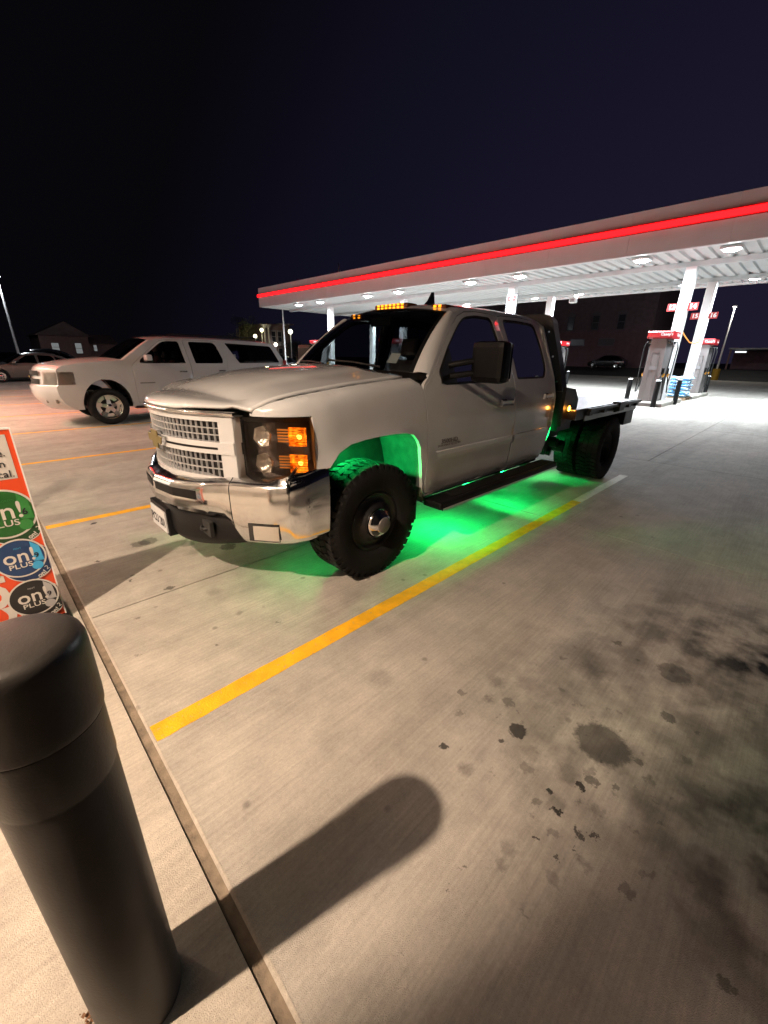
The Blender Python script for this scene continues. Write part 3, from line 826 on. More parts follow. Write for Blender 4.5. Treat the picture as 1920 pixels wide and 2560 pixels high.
for sg in (-1, 1):
    fl = sg > 0
    panel('front_fender', fen, [], fender_fn(sg), M_['white'], TR, h=.055, inset=.03, guides=gd, flip=not fl)
    fd = panel('door', fdoor, [fwin], side_fn(sg), M_['white'], TR, h=.08, inset=.03, flip=not fl)
    rd = panel('door', rdoor, [rwin], side_fn(sg), M_['white'], TR, h=.08, inset=.03, flip=not fl)
    panel('window', offset_poly(fwin, -.01), [], lambda x, z, d=0: (x, sg * (Ybody(x, z) - .014 - d), z), M_['tint'], fd, h=.12, inset=.004, flip=not fl)
    panel('window', offset_poly(rwin, -.01), [], lambda x, z, d=0: (x, sg * (Ybody(x, z) - .014 - d), z), M_['dark'], rd, h=.12, inset=.004, flip=not fl)
    # window rubber
    for wp, dd in ((fwin, fd), (rwin, rd)):
        panel('window_seal', wp, [offset_poly(wp, .018)], lambda x, z, d=0: (x, sg * (Ybody(x, z) - .006 - d), z), M_['black'], dd, h=.08, inset=.012, flip=not fl)
    fd2 = [offset_poly(fdoor, -.006), offset_poly(rdoor, -.006)]
    panel('cab_side', side_o, [offset_poly(fdoor, -.006), offset_poly(rdoor, -.006)], side_fn(sg), M_['white'], TR, h=.08, inset=.03, flip=not fl)
    for dp_ in (fdoor, rdoor):      # dark door jamb behind each shut line
        panel('door_jamb', offset_poly(dp_, -.03), [offset_poly(dp_, .03)], lambda x, z, d=0: (x, sg * (Ybody(x, z) - .026 - d), z), M_['innerbody'], TR, h=.12, inset=.002, flip=not fl)
    # inner door trim, dark
    panel('door_trim', [(1.64, .56), (1.6, 1.3), (1.78, 1.37), (3.70, 1.38), (3.64, .58)], [], lambda x, z, d=0: (x, sg * (Ybody(x, z) - .07 - d), z), M_['seat'], TR, h=.3, inset=.01, flip=not fl)
    # handles
    for hx, hz, dd in ((2.71, 1.20, fd), (3.60, 1.215, rd)):
        y = Ybody(hx, hz)
        h = MB().box((hx - .10, sg * (y + .012) - .012, hz - .018), (hx + .10, sg * (y + .030) + .012 * 0 + (0), hz + .022), bev=.008)
        ho = h.build('handle', M_['white'], dd)
        MB().lathe([(0, .0), (.045, .002), (.055, .004)], c=(0, 0, 0), n=16)
        cup = MB().box((hx - .055, sg * (y - .001) - .003, hz - .05), (hx + .035, sg * (y - .001) + .003, hz + .03), bev=.002)
        cup.build('handle_cup', M_['black'], dd)
        MB().box((hx + .105, sg * (y + .012) - .013, hz - .018), (hx + .135, sg * (y + .012) + .013, hz + .022), bev=.006).build('lock', M_['chrome2'], dd)
    # body side moulding
    for (a, b_, dd) in ((1.70, 2.905, fd), (2.955, 3.70, rd)):
        rr = []
        for k in range(13):
            x = a + (b_ - a) * k / 12
            rr.append([(x, sg * (Ybody(x, z) + o_), z) for z, o_ in ((.792, .000), (.797, .013), (.835, .016), (.872, .013), (.877, .000))])
        mo = loft_strip(rr, 'moulding', M_['white'], dd, False, flip=(sg > 0))
    # badge lettering at the front of the door
    yb = Ybody(1.85, .95)
    if sg < 0:
        mx_ = face_my((1.87, -(yb + .004), .948)) 
        text('lettering', '3500HD', .05, M_['pump'], fd, mx_, bold=.001, sx=1.3)
        text('lettering', 'DURAMAX ALLISON', .026, M_['pump'], fd, face_my((1.87, -(yb + .004), .915)), sx=1.3)

# hood -----------------------------------------------------------
def hood_pt(u, v):
    y0 = u * (.752 + (ycut(.24 + .9 * min(1, v * 1.2)) - .752))
    vv = v ** 1.5
    xa = xf(y0) - .004 if abs(y0) < .66 else max(xf(y0), .262 - (.76 - min(.76, abs(y0))) * .55)
    xr = 1.33 + .12 * y0 * y0
    x = xa + (xr - xa) * vv
    W_ = ycut(x); y = u * W_ if v > .02 else y0
    y = u * W_
    xa2 = xf(min(abs(y), .76)); d = max(0, x - xa2)
    edge = zcut(max(x, .27))
    cr_ = .052 * (1 - u * u) * min(1, .35 + d * 1.0)
    ridge = .020 * (1 / (1 + math.exp((abs(y) - .50) / .035))) * min(1, max(0, (x - .25) / .5))
    H = edge + cr_ + ridge
    s_ = min(1, d / .095)
    z = 1.264 + (H - 1.264) * math.sqrt(max(0, 1 - (1 - s_) ** 2.2))
    return (x, y, z)
hb = MB(); hb.grid(lambda a, b: hood_pt(-1 + 2 * a, b), 48, 40, True, flip=False)
hood = hb.build('hood', M_['white'], TR)
hs = hood.modifiers.new('t', 'SOLIDIFY'); hs.thickness = .02; hs.offset = -1
# engine bay blocker below the shut line
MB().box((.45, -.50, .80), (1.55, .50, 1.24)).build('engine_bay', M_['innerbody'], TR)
# cowl -----------------------------------------------------------
def ws_base(u): y = .81 * u; return Vector((1.42 + .29 * y * y, y, 1.502 - .042 * y * y))
def ws_top(u): y = .66 * u; return Vector((2.07 + .25 * y * y, y, 1.998 - .105 * y * y))
rows = []
for k in range(25):
    u = -1 + 2 * k / 24; b_ = ws_base(u); yh = u * .868; xr = 1.33 + .12 * yh * yh
    hp = hood_pt(u, 1.0)
    rows.append([(hp[0] + .005, hp[1], hp[2] - .012), ((hp[0] + b_.x) / 2, (hp[1] + b_.y) / 2, min(hp[2], b_.z) - .014), (b_.x, b_.y, b_.z - .004), (b_.x + .03, b_.y, b_.z - .03)])
loft_strip(rows, 'cowl', M_['black'], TR, True, flip=True)
for sg in (-1, 1):      # corner filler between cowl, fender and pillar
    fb = [fender_fn(sg)(x, zcut(x), 0) for x in (1.33, 1.42, 1.50, 1.55)]
    b_ = ws_base(sg)
    rw = [[fb[0], (fb[0][0] + .01, sg * .80, 1.448)], [fb[1], (1.50, sg * .80, 1.458)], [fb[2], (1.575, sg * .805, 1.465)], [(1.57, sg * .93, 1.425), (1.62, sg * .812, 1.468)], [(1.64, sg * .935, 1.445), (1.66, sg * .83, 1.475)], [(1.68, sg * .925, 1.475), (1.68, sg * .83, 1.500)]]
    loft_strip(rw, 'cowl_corner', M_['black'] if 0 else M_['black'], TR, True, flip=(sg < 0))
# wipers
for y0, y1 in ((-.55, .05), (.10, .68)):
    a = ws_base(y0 / .81); b_ = ws_base(y1 / .81)
    MB().tube([a + Vector((.0, 0, .02)), (a + b_) / 2 + Vector((.015, 0, .045)), b_ + Vector((.03, 0, .05))], .010, 6).build('wiper', M_['black'], TR)
# windscreen -----------------------------------------------------
def ws_pt(u, v, off=0):
    a = ws_base(u); b_ = ws_top(u); p = a.lerp(b_, v); bul = .035 * 4 * v * (1 - v)
    return Vector((p.x - bul * .55 - off * .6, p.y, p.z + bul * .8 + off * .8))
wb = MB(); wb.grid(lambda a, b: ws_pt(-.965 + 1.93 * a, .015 + .955 * b), 24, 12, True, flip=True)
ws = wb.build('windscreen', M_['glass'], TR)
for uu in ((-1.0, -.962), (.962, 1.0)):
    wb = MB(); wb.grid(lambda a, b: ws_pt(uu[0] + (uu[1] - uu[0]) * a, b, .003), 2, 10, True, flip=True); wb.build('windscreen_seal', M_['black'], TR)
wb = MB(); wb.grid(lambda a, b: ws_pt(-1 + 2 * a, .955 + .045 * b, .003), 24, 2, True, flip=True); wb.build('windscreen_seal', M_['black'], TR)
# pillar skins between windscreen edge and cab side
sd = side_fn(1)
for sg in (-1, 1):
    rr = []
    for k in range(11):
        v = k / 10; p = ws_pt(sg, v)
        x = 1.66 + (2.17 - 1.66) * v; z = 1.465 + (1.937 - 1.465) * v + .004 * math.sin(PI * v)
        q = Vector((x, sg * Ybody(x, z), z))
        mid = (p + q) / 2 + Vector((-.012, sg * .014, .010))
        rr.append([p, p.lerp(mid, .5) + Vector((-.004, sg * .003, .004)), mid, mid.lerp(q, .5) + Vector((-.003, sg * .006, .003)), q])
    loft_strip(rr, 'windscreen_pillar', M_['white'], TR, True, flip=(sg > 0))
# roof -----------------------------------------------------------
redge = [(2.17, 1.937), (2.30, 1.985), (2.5, 2.0), (3.0, 2.008), (3.5, 2.002), (3.70, 1.985), (3.80, 1.93)]
def roof_pt(a, b):
    u = -1 + 2 * a
    xe = 2.17 + (3.80 - 2.17) * b
    ze = float(np.interp(xe, [p[0] for p in redge], [p[1] for p in redge]))
    ye = Ybody(xe, ze)
    y = ye * math.sin(u * PI / 2) * (1 / 1.0) if False else ye * u
    xc = ws_top(u).x + .0; x = xc + (3.80 + .03 * (1 - u * u) - xc) * b
    crown = (.072 * (1 - abs(u) ** 2.6)) * min(1, .55 + b * 1.5) * (1 if b < .92 else 1 - (b - .92) * 4)
    z = ze + crown
    if b < .12:
        t = b / .12; zt = ws_top(u).z; z = zt + (z - zt) * math.sin(t * PI / 2)
    return (x, y if b > .0 else .655 * u + (ye - .655) * u * 0 , z)
rb = MB(); rb.grid(roof_pt, 26, 34, True)
rf = rb.build('roof', M_['white'], TR)
# back of cab with rear window
bo = [(-.93, .55), (.93, .55), (1.0, .9), (1.0, 1.2), (.95, 1.4), (.74, 1.93), (.66, 1.985), (0, 2.035), (-.66, 1.985), (-.74, 1.93), (-.95, 1.4), (-1.0, 1.2), (-1.0, .9)]
bw = rounded([(-.62, 1.45), (.62, 1.45), (.56, 1.86), (-.56, 1.86)], .06, 3)
panel('cab_back', bo, [bw], lambda y, z, d=0: (3.83 - d, y, z), M_['white'], TR, h=.25, inset=.03, flip=False)
panel('rear_window', offset_poly(bw, -.012), [], lambda y, z, d=0: (3.815 - d, y, z), M_['glass'], TR, h=.3, inset=.004)
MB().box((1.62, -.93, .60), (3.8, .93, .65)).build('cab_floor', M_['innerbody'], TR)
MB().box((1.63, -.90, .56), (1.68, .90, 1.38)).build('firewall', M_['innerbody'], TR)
# interior
db = MB(); db.prism([(1.60, 1.40), (1.75, 1.44), (1.98, 1.40), (2.02, 1.28), (1.95, 1.05), (1.69, 1.0), (1.69, 1.3)], lambda x, z: (x, -.86, z), lambda x, z: (x, .86, z)); db.build('dashboard', M_['seat'], TR)
for y in (-.42, .42):
    for x, rear in ((2.55, 0), (3.42, 1)):
        w_ = .25
        MB().box((x - .28, y - w_, .85), (x + .22, y + w_, 1.0), bev=.05).build('seat', M_['seat'], TR)
        Mx = Matrix.Translation((x + .22, 0, .95)) @ Matrix.Rotation(math.radians(14), 4, 'Y')
        MB().box((-.07, y - w_, 0), (.07, y + w_, .62), M=Mx, bev=.05).build('seat_back', M_['seat'], TR)
        MB().box((-.06, y - .13, .66), (.04, y + .13, .86), M=Mx, bev=.04).build('headrest', M_['seat'], TR)
sw = MB(); cen = Vector((2.12, -.42, 1.25)); ax = Vector((-.9, 0, .45)).normalized(); a1 = Vector((0, 1, 0)); a2 = ax.cross(a1)
sw.tube([cen + (a1 * math.cos(t) + a2 * math.sin(t)) * .19 for t in np.linspace(0, 2 * PI, 24, endpoint=False)], .016, 8, True)
sw.cyl(cen + ax * .03, cen - ax * .01, .06); sw.box((2.10, -.58, 1.24), (2.13, -.26, 1.27)); sw.build('steering_wheel', M_['black'], TR)
mp_ = ws_pt(0, .86); MB().box((mp_.x + .06, -.13, mp_.z - .09), (mp_.x + .09, .13, mp_.z - .01), bev=.01).build('rear_view_mirror', M_['black'], TR)
p = ws_pt(-.72, .17, -.006); q = MB(); q.grid(lambda a, b: ws_pt(-.80 + .10 * a, .10 + .13 * b, -.006), 2, 2, True, flip=True); q.build('inspection_sticker', M_['plate'], ws)
p = None

# grille ---------------------------------------------------------
def cbar(mb, y0, y1, z0, z1, off=0., depth=.03, n=16, zs=0.):
    """bar that follows the bowed front; zs lowers the ends"""
    vs = []
    for k in range(n + 1):
        y = y0 + (y1 - y0) * k / n; x = xf(y) + off; dz = -zs * y * y
        vs += [(x, y, z0 + dz), (x, y, z1 + dz), (x + depth, y, z1 + dz), (x + depth, y, z0 + dz)]
    fs = []
    for k in range(n):
        a = 4 * k; b_ = a + 4
        fs += [(a, a + 1, b_ + 1, b_), (a + 1, a + 2, b_ + 2, b_ + 1), (a + 2, a + 3, b_ + 3, b_ + 2), (a + 3, a, b_, b_ + 3)]
    mb.add(vs, fs, False); mb.add(vs[:4], [(0, 3, 2, 1)]); mb.add(vs[-4:], [(0, 1, 2, 3)])
    return mb
gr = MB()
cbar(gr, -.664, .664, 1.205, 1.236, -.006, .05)
cbar(gr, -.664, .664, 1.008, 1.082, -.012, .05)
cbar(gr, -.664, .664, .815, .862, -.006, .06)
cbar(gr, -.664, -.578, .862, 1.008, -.004, .05, 4); cbar(gr, .578, .664, .862, 1.008, -.004, .05, 4)
cbar(gr, -.664, -.578, 1.082, 1.205, -.004, .05, 4); cbar(gr, .578, .664, 1.082, 1.205, -.004, .05, 4)
cbar(gr, -.60, .60, .775, .815, .03, .04)
grille = gr.build('grille', M_['white'], TR)
cbar(MB(), -.57, -.14, 1.036, 1.050, -.0135, .004).build('slot', M_['black'], grille)
cbar(MB(), .14, .57, 1.036, 1.050, -.0135, .004).build('slot', M_['black'], grille)
ms = MB()
for (za, zb) in ((1.082, 1.205), (.862, 1.008)):
    nr = 3
    for k in range(1, nr):
        cbar(ms, -.578, .578, za + (zb - za) * k / nr - .003, za + (zb - za) * k / nr + .003, .004, .012, 20)
    for k in range(30):
        y = -.578 + 1.156 * k / 29
        ms.box((xf(y) + .005, y - .003, za), (xf(y) + .016, y + .003, zb))
ms.build('grille_mesh', mat('grille_mesh_grey', (.42, .43, .45), .3, coat=.5), grille)
ig = MB(); cbar(ig, -.65, .65, .80, 1.24, .075, .01); ig.build('radiator_screen', M_['innerbody'], grille)
cb_ = MB()
prof = [(-.010, 1.238), (-.028, 1.246), (-.030, 1.258), (-.012, 1.2665), (.02, 1.268)]
rows = [[(xf(y) + o_, y, z) for o_, z in prof] for y in np.linspace(-.69, .69, 40)]
loft_strip(rows, 'chrome_band', M_['chrome'], TR, True, flip=True)
# bow tie emblem
bt_ = [(-.085, -.012), (-.036, -.012), (-.036, -.038), (.036, -.038), (.036, -.012), (.085, -.012), (.105, .02), (.046, .02), (.046, .042), (-.036, .042), (-.036, .02), (-.090, .02)]
bt_ = [(a * 1.2, b * 1.25 - .002) for a, b in bt_]
bo_ = offset_poly(bt_, -.009)
em = MB(); em.prism(bo_, lambda a, b: (xf(0) - .030, -a * 1.15, 1.046 + b * 1.15), lambda a, b: (xf(0) - .008, -a * 1.15, 1.046 + b * 1.15)); emo = em.build('emblem', M_['chrome2'], grille)
em = MB(); em.prism(bt_, lambda a, b: (xf(0) - .034, -a * 1.15, 1.046 + b * 1.15), lambda a, b: (xf(0) - .030, -a * 1.15, 1.046 + b * 1.15)); em.build('emblem_face', mat('emblem_gold', (.22, .17, .05), .4, .5, bump=.4, bscale=200), grille)

# headlights ------------------------------------------------------
M_['bucket'] = mat('headlight_bucket', (.13, .105, .10), .3, .3)
M_['reflector'] = mat('lamp_reflector', (.85, .82, .78), .28, .85, bump=.5, bscale=55)
mA = bpy.data.materials.new('amber_chamber'); mA.use_nodes = True; ntA = mA.node_tree; bA = ntA.nodes['Principled BSDF']
bA.inputs['Base Color'].default_value = (.75, .22, .015, 1); bA.inputs['Roughness'].default_value = .18; bA.inputs['Metallic'].default_value = .6
tA = nd(ntA, 'ShaderNodeTexCoord'); wA = nd(ntA, 'ShaderNodeTexNoise'); wA.inputs['Scale'].default_value = 26; wA.inputs['Detail'].default_value = 2
mpA = nd(ntA, 'ShaderNodeMapping'); mpA.inputs['Scale'].default_value = (1.2, 1.2, .5); ntA.links.new(tA.outputs['Object'], mpA.inputs[0]); ntA.links.new(mpA.outputs[0], wA.inputs['Vector'])
rA = nd(ntA, 'ShaderNodeMapRange'); rA.inputs[1].default_value = .42; rA.inputs[2].default_value = .66; rA.inputs[3].default_value = .06; rA.inputs[4].default_value = 1.6
ntA.links.new(wA.outputs['Fac'], rA.inputs[0]); ntA.links.new(rA.outputs[0], bA.inputs['Emission Strength']); bA.inputs['Emission Color'].default_value = (1, .26, .01, 1)
M_['amberdim'] = mA
M_['amberrefl'] = emit('amber_turn_bulb', (1, .55, .06), 5.0)
def corner(s, off=0):
    """s 0..1 round the headlight from inner front to outer side"""
    xs2 = [.196, .225, .262, .31, .37, .44, .535]; ys2 = [.662, .715, .785, .855, .912, .955, .990]
    t = s * 6; i = min(5, int(t)); f_ = t - i
    x = xs2[i] + (xs2[i + 1] - xs2[i]) * f_; y = ys2[i] + (ys2[i + 1] - ys2[i]) * f_
    return Vector((x + off * .75, y - off * .75, 0))
for sg in (-1, 1):
    def zb(s): return .825 + .10 * s ** 1.1
    def lp(s, t, off=0):
        p = corner(s, off); z = zb(s) + (1.238 - zb(s)) * t
        y = p.y + .010 * math.sin(PI * t) - .03 * (t ** 6)
        return (p.x - .006 * math.sin(PI * t), sg * y, z)
    hb_ = MB(); hb_.grid(lambda a, b: lp(a, b, .16 if 0.03 < a < .97 and .03 < b < .97 else .012), 12, 8, False, flip=(sg > 0))
    hl = hb_.build('headlight', M_['bucket'], TR)
    ln = MB(); ln.grid(lambda a, b: lp(a, b, 0), 20, 8, True, flip=(sg > 0)); ln.build('lens', M_['lens'], hl)
    for zc_ in (1.128, .965):
        # clear projector
        c = corner(.44, .07)
        rf_ = MB(); d = Vector((-1, sg * .35, 0)).normalized()
        cz = Vector((c.x, sg * c.y, zc_))
        for (r0, r1, h0, h1) in ((.060, .062, .035, .05), (.020, .060, -.01, .035)):
            rf_.cyl(cz + d * h0, cz + d * h1, r0 * 1.1, r1 * 1.1, 6, caps=False)
        rf_.cyl(cz + d * .0, cz + d * .018, .03, .018, 12)
        rf_.build('reflector', M_['reflector'], hl)
        # amber turn chamber near the side
        c2 = corner(.83, .05); cz2 = Vector((c2.x, sg * c2.y, zc_))
        d2 = Vector((-.75, sg * .66, 0)).normalized(); tn = Vector((.66, sg * .75, 0))
        ar = MB()
        ww = .055; hh_ = .056
        for k, (o1, w1, h1) in enumerate(((0.0, ww * .55, hh_ * .6), (.03, ww, hh_))):
            pass
        q = [cz2 + tn * a + Vector((0, 0, b)) + d2 * (.03) for a, b in ((-ww, -hh_), (ww, -hh_), (ww, hh_), (-ww, hh_))]
        r2 = [cz2 + tn * a * .5 + Vector((0, 0, b * .6)) - d2 * .02 for a, b in ((-ww, -hh_), (ww, -hh_), (ww, hh_), (-ww, hh_))]
        ar.add(q + r2, [(0, 1, 5, 4), (1, 2, 6, 5), (2, 3, 7, 6), (3, 0, 4, 7), (4, 5, 6, 7)])
        for k in range(7):
            zz = -hh_ + (2 * hh_) * (k + .5) / 7
            ar.add([cz2 + tn * a + Vector((0, 0, zz + b)) + d2 * .028 for a, b in ((-ww, -.0022), (ww, -.0022), (ww, .0022), (-ww, .0022))], [(0, 1, 2, 3)])
        ar.build('turn_signal', M_['amberdim'], hl)
        MB().cyl(cz2 - d2 * .018 + Vector((0, 0, -.01)), cz2 + d2 * .012 + Vector((0, 0, .0)), .014, .011, 10).build('bulb', M_['amberrefl'], hl)
        # amber wash between chambers
        c3 = corner(.63, .075); c3 = Vector((c3.x, sg * c3.y, zc_)); ab = MB()
        for k in range(5):
            zz = -.035 + .0175 * k
            ab.add([c3 + tn * a + Vector((0, 0, zz + b)) for a, b in ((-.035, -.005), (.035, -.005), (.035, .005), (-.035, .005))], [(0, 1, 2, 3)])
        ab.build('amber_reflector', mat('dull_amber', (.7, .30, .08), .3, .6, emis=(1, .3, .03), estr=.22), hl)
    # white filler panels: between headlight and grille
    p0 = corner(0); fi = MB(); fi.grid(lambda a, b: (xf(.655) + (p0.x - xf(.655)) * a - .001, sg * (.655 + .006 * a), .815 + .42 * b), 1, 1, False, flip=(sg > 0)); fi.build('filler_panel', M_['white'], TR)
    # dark strip under the headlight
    fs_ = MB(); fs_.grid(lambda a, b: ((corner(a).x + .004), sg * (corner(a).y - .002), zb(a) - .03 * (1 - b) - .002), 12, 1, True, flip=(sg > 0)); fs_.build('headlight_shelf', M_['blackg'], TR)

# bumper ----------------------------------------------------------
def bcurve(s):
    """plan curve s 0 (centre) .. 1 (rear of side)"""
    pts = [(-.115, .0), (-.082, .25), (.020, .50), (.118, .66), (.19, .77), (.275, .88), (.37, .965), (.46, 1.005), (.615, 1.02)]
    L_ = [0]
    for i in range(1, len(pts)): L_.append(L_[-1] + math.hypot(pts[i][0] - pts[i - 1][0], pts[i][1] - pts[i - 1][1]))
    t = s * L_[-1]
    return float(np.interp(t, L_, [p[0] for p in pts])), float(np.interp(t, L_, [p[1] for p in pts])), t
def bnorm(s):
    a = bcurve(max(0, s - .04)); b_ = bcurve(min(1, s + .04)); v = Vector((b_[0] - a[0], b_[1] - a[1])).normalized()
    return Vector((-v.y, v.x))          # outward (towards -x and +y)
for sg in (-1, 1):
    bp1 = MB(); N = 44; rows = []
    for k in range(N + 1):
        s = k / N; x, y, t = bcurve(s); nn = bnorm(s)
        e_ = min(1, max(0, (y - .60) / .12)); e_ = e_ * e_ * (3 - 2 * e_)     # centre -> end cap
        bk = min(1, max(0, (t - 1.05) / .3))
        zt = .80 + .045 * min(1, t / .7) ** 2 + .05 * bk + .028 * bk; zbm = .60 - .155 * e_ + .02 * bk
        zl = zt - .028
        depth = .14 if t < .95 else .14 - .11 * min(1, (t - .95) / .15)
        prof = [(-depth, zt + .045 - .03 * bk), (-depth * .5, zt + .03 - .02 * bk), (-.03, zt + .008), (-.008, zt - .004), (.002, zl), (.006, zl - .02), (.006, (zl + zbm) / 2 + .03), (.002, (zl + zbm) / 2 - .05), (-.010, zbm + .04), (-.022, zbm + .008), (-.04, zbm), (-.07, zbm + .01)]
        rows.append([(x + nn.x * o_, sg * (y + nn.y * o_), z) for o_, z in prof])
    # seam between centre bar and end cap
    ks = next(k for k in range(N + 1) if bcurve(k / N)[1] > .655)
    ma = loft_strip(rows[:ks + 1], 'bumper', M_['chrome'], TR, True, flip=(sg < 0))
    r2 = [rows[ks]] + rows[ks:]
    r2[0] = [(p[0] + .004, p[1], p[2]) for p in rows[ks]]
    mb_ = loft_strip(rows[ks:], 'bumper_end', M_['chrome'], TR, True, flip=(sg < 0))
    sm_ = MB(); sm_.tube([(p[0] - .0005, p[1], p[2]) for p in rows[ks]], .0025, 5); sm_.build('bumper_seam', M_['black'], TR)
    # cooling slot
    sr = []
    for k in range(14):
        s = .02 + .32 * k / 13; x, y, t = bcurve(s); nn = bnorm(s); sr.append([(x + nn.x * .0085, sg * (y + nn.y * .0085), z) for z in (.765 + .02 * s, .715)])
    so_ = loft_strip(sr, 'air_slot', M_['black'], ma, False, flip=(sg < 0))
    lip = [[(p[0] - .006, p[1], p[2]) for p in (r[1], (r[1][0], r[1][1], r[1][2] - .012))] for r in sr]
    loft_strip(lip, 'slot_lip', M_['chrome'], ma, False, flip=(sg < 0))
    # fog lamp
    fr_ = []
    for k in range(9):
        s = .60 + .15 * k / 8; x, y, t = bcurve(s); nn = bnorm(s)
        fr_.append([(x + nn.x * o_, sg * (y + nn.y * o_), z) for o_, z in ((.0005, .472), (.0035, .476), (.0035, .588), (.0055, .594))])
    loft_strip(fr_, 'fog_lamp', M_['blackg'], mb_, False, flip=(sg < 0))
    fr_ = []
    for k in range(9):
        s = .625 + .12 * k / 8; x, y, t = bcurve(s); nn = bnorm(s)
        fr_.append([(x + nn.x * o_, sg * (y + nn.y * o_), z) for o_, z in ((.005, .482), (.009, .53), (.006, .580))])
    loft_strip(fr_, 'fog_lamp_lens', M_['reflector'], mb_, False, flip=(sg < 0))
    # tow eye / sensor bracket seen on the driver side end
    if sg < 0:
        x, y, t = bcurve(.80); nn = bnorm(.80)
        k_ = MB(); k_.tube([(x + .10, -y + .05, .93), (x + .05, -y + .0, .925), (x + nn.x * .012, -(y + nn.y * .012), .885), (x + nn.x * .014, -(y + nn.y * .014), .80)], .010, 6); k_.build('side_bracket', M_['blackg'], mb_)
# valance, plate, tow hooks
va = MB()
for k in range(30):
    pass
rows = []
for k in range(31):
    y = -.66 + 1.32 * k / 30; x = -.05 + .50 * y * y; zz = .335 + .09 * abs(y / .66) ** 2
    rows.append([(x + .04, y, .62), (x + .0, y, .60), (x + .005, y, zz + .05), (x + .03, y, zz), (x + .12, y, zz)])
loft_strip(rows, 'valance', M_['black'], TR, True, flip=True)
for sg in (-1, 1):
    MB().box((.028, sg * .42 - .085, .455), (.055, sg * .42 + .085, .56), bev=.004).build('tow_opening', M_['innerbody'], TR)
    th = MB(); th.tube([(.12, sg * .42 - .03, .50), (.02, sg * .42 - .03, .50), (.005, sg * .42, .50), (.02, sg * .42 + .03, .50), (.12, sg * .42 + .03, .50)], .012, 6); th.build('tow_hook', M_['steel'], TR)
pm_ = Matrix.Translation((-.088, .17, .43)) @ Matrix.Rotation(math.radians(0), 4, 'Y')
pb = MB(); pb.box((0, -.155, -.08), (.012, .155, .08), M=pm_, bev=.003); plate = pb.build('number_plate', M_['plate'], TR)
text('lettering', 'PCU 201', .098, M_['ink'], plate, face_mx((-.0888, .17, .42)), bold=.001, sx=.82)
MB().box((-.075, 0.0, .33), (.0, .35, .54)).build('plate_bracket', M_['black'], TR)

# roof lamps ------------------------------------------------------
def roofz(x, y):
    return 2.045 - .085 * abs(y / .72) ** 2.4 + .012 * (x - 2.2)
rl = []
for y, w_, n_l, nm in ((.03, .185, 7, 'roof_marker_lamp'), (-.505, .055, 2, 'roof_marker_lamp'), (.60, .075, 2, 'roof_marker_lamp')):
    z = roofz(2.24, y) - .022; x = 2.24 + .2 * y * y
    bs = MB(); bs.box((x - .05, y - w_ - .035, z - .03), (x + .10, y + w_ + .035, z + .035), bev=.02)
    mk = bs.build(nm, mat('amber_cap', (.12, .03, .006), .25), TR)
    for k in range(n_l):
        yy = y - w_ + (2 * w_) * (k + .5) / n_l
        lb = MB()
        for dz in (.0, .024):
            lb.box((x - .056, yy - .014, z - .008 + dz), (x - .049, yy + .014, z + .008 + dz))
        lb.build('led', M_['amber'], mk)
an = MB(); an.prism([(2.60, 2.05), (2.82, 2.05), (2.80, 2.14), (2.79, 2.215), (2.77, 2.215), (2.71, 2.13)], lambda x, z: (x, -.012, z), lambda x, z: (x, .012, z)); an.build('shark_fin_antenna', M_['blackg'], TR)

# tow mirrors ------------------------------------------------------
for sg in (-1, 1):
    mb2 = MB(); mb2.box((1.985, min(sg * 1.07, sg * 1.355), 1.405), (2.13, max(sg * 1.07, sg * 1.355), 1.710), bev=.045)
    mo = mb2.build('mirror', mat('mirror_shell', (.004, .004, .005), .45, spec=.12), TR); 
    MB().box((2.128, min(sg * 1.12, sg * 1.35), 1.44), (2.134, max(sg * 1.12, sg * 1.35), 1.69)).build('mirror_glass', M_['chrome'], mo)
    ar = MB(); ar.tube([(1.90, sg * .95, 1.45), (1.98, sg * 1.06, 1.47), (2.06, sg * 1.14, 1.48)], .024, 8); ar.tube([(1.90, sg * .93, 1.53), (1.98, sg * 1.06, 1.56), (2.06, sg * 1.14, 1.57)], .024, 8)
    ar.build('mirror_arm', M_['black'], TR)
    fp = MB(); fp.prism([(1.785, 1.395), (1.985, 1.395), (1.985, 1.655), (1.80, 1.485)], lambda x, z: (x, sg * (Ybody(x, z) + .008), z), lambda x, z: (x, sg * (Ybody(x, z) - .012), z)); fp.build('mirror_foot', M_['black'], TR)

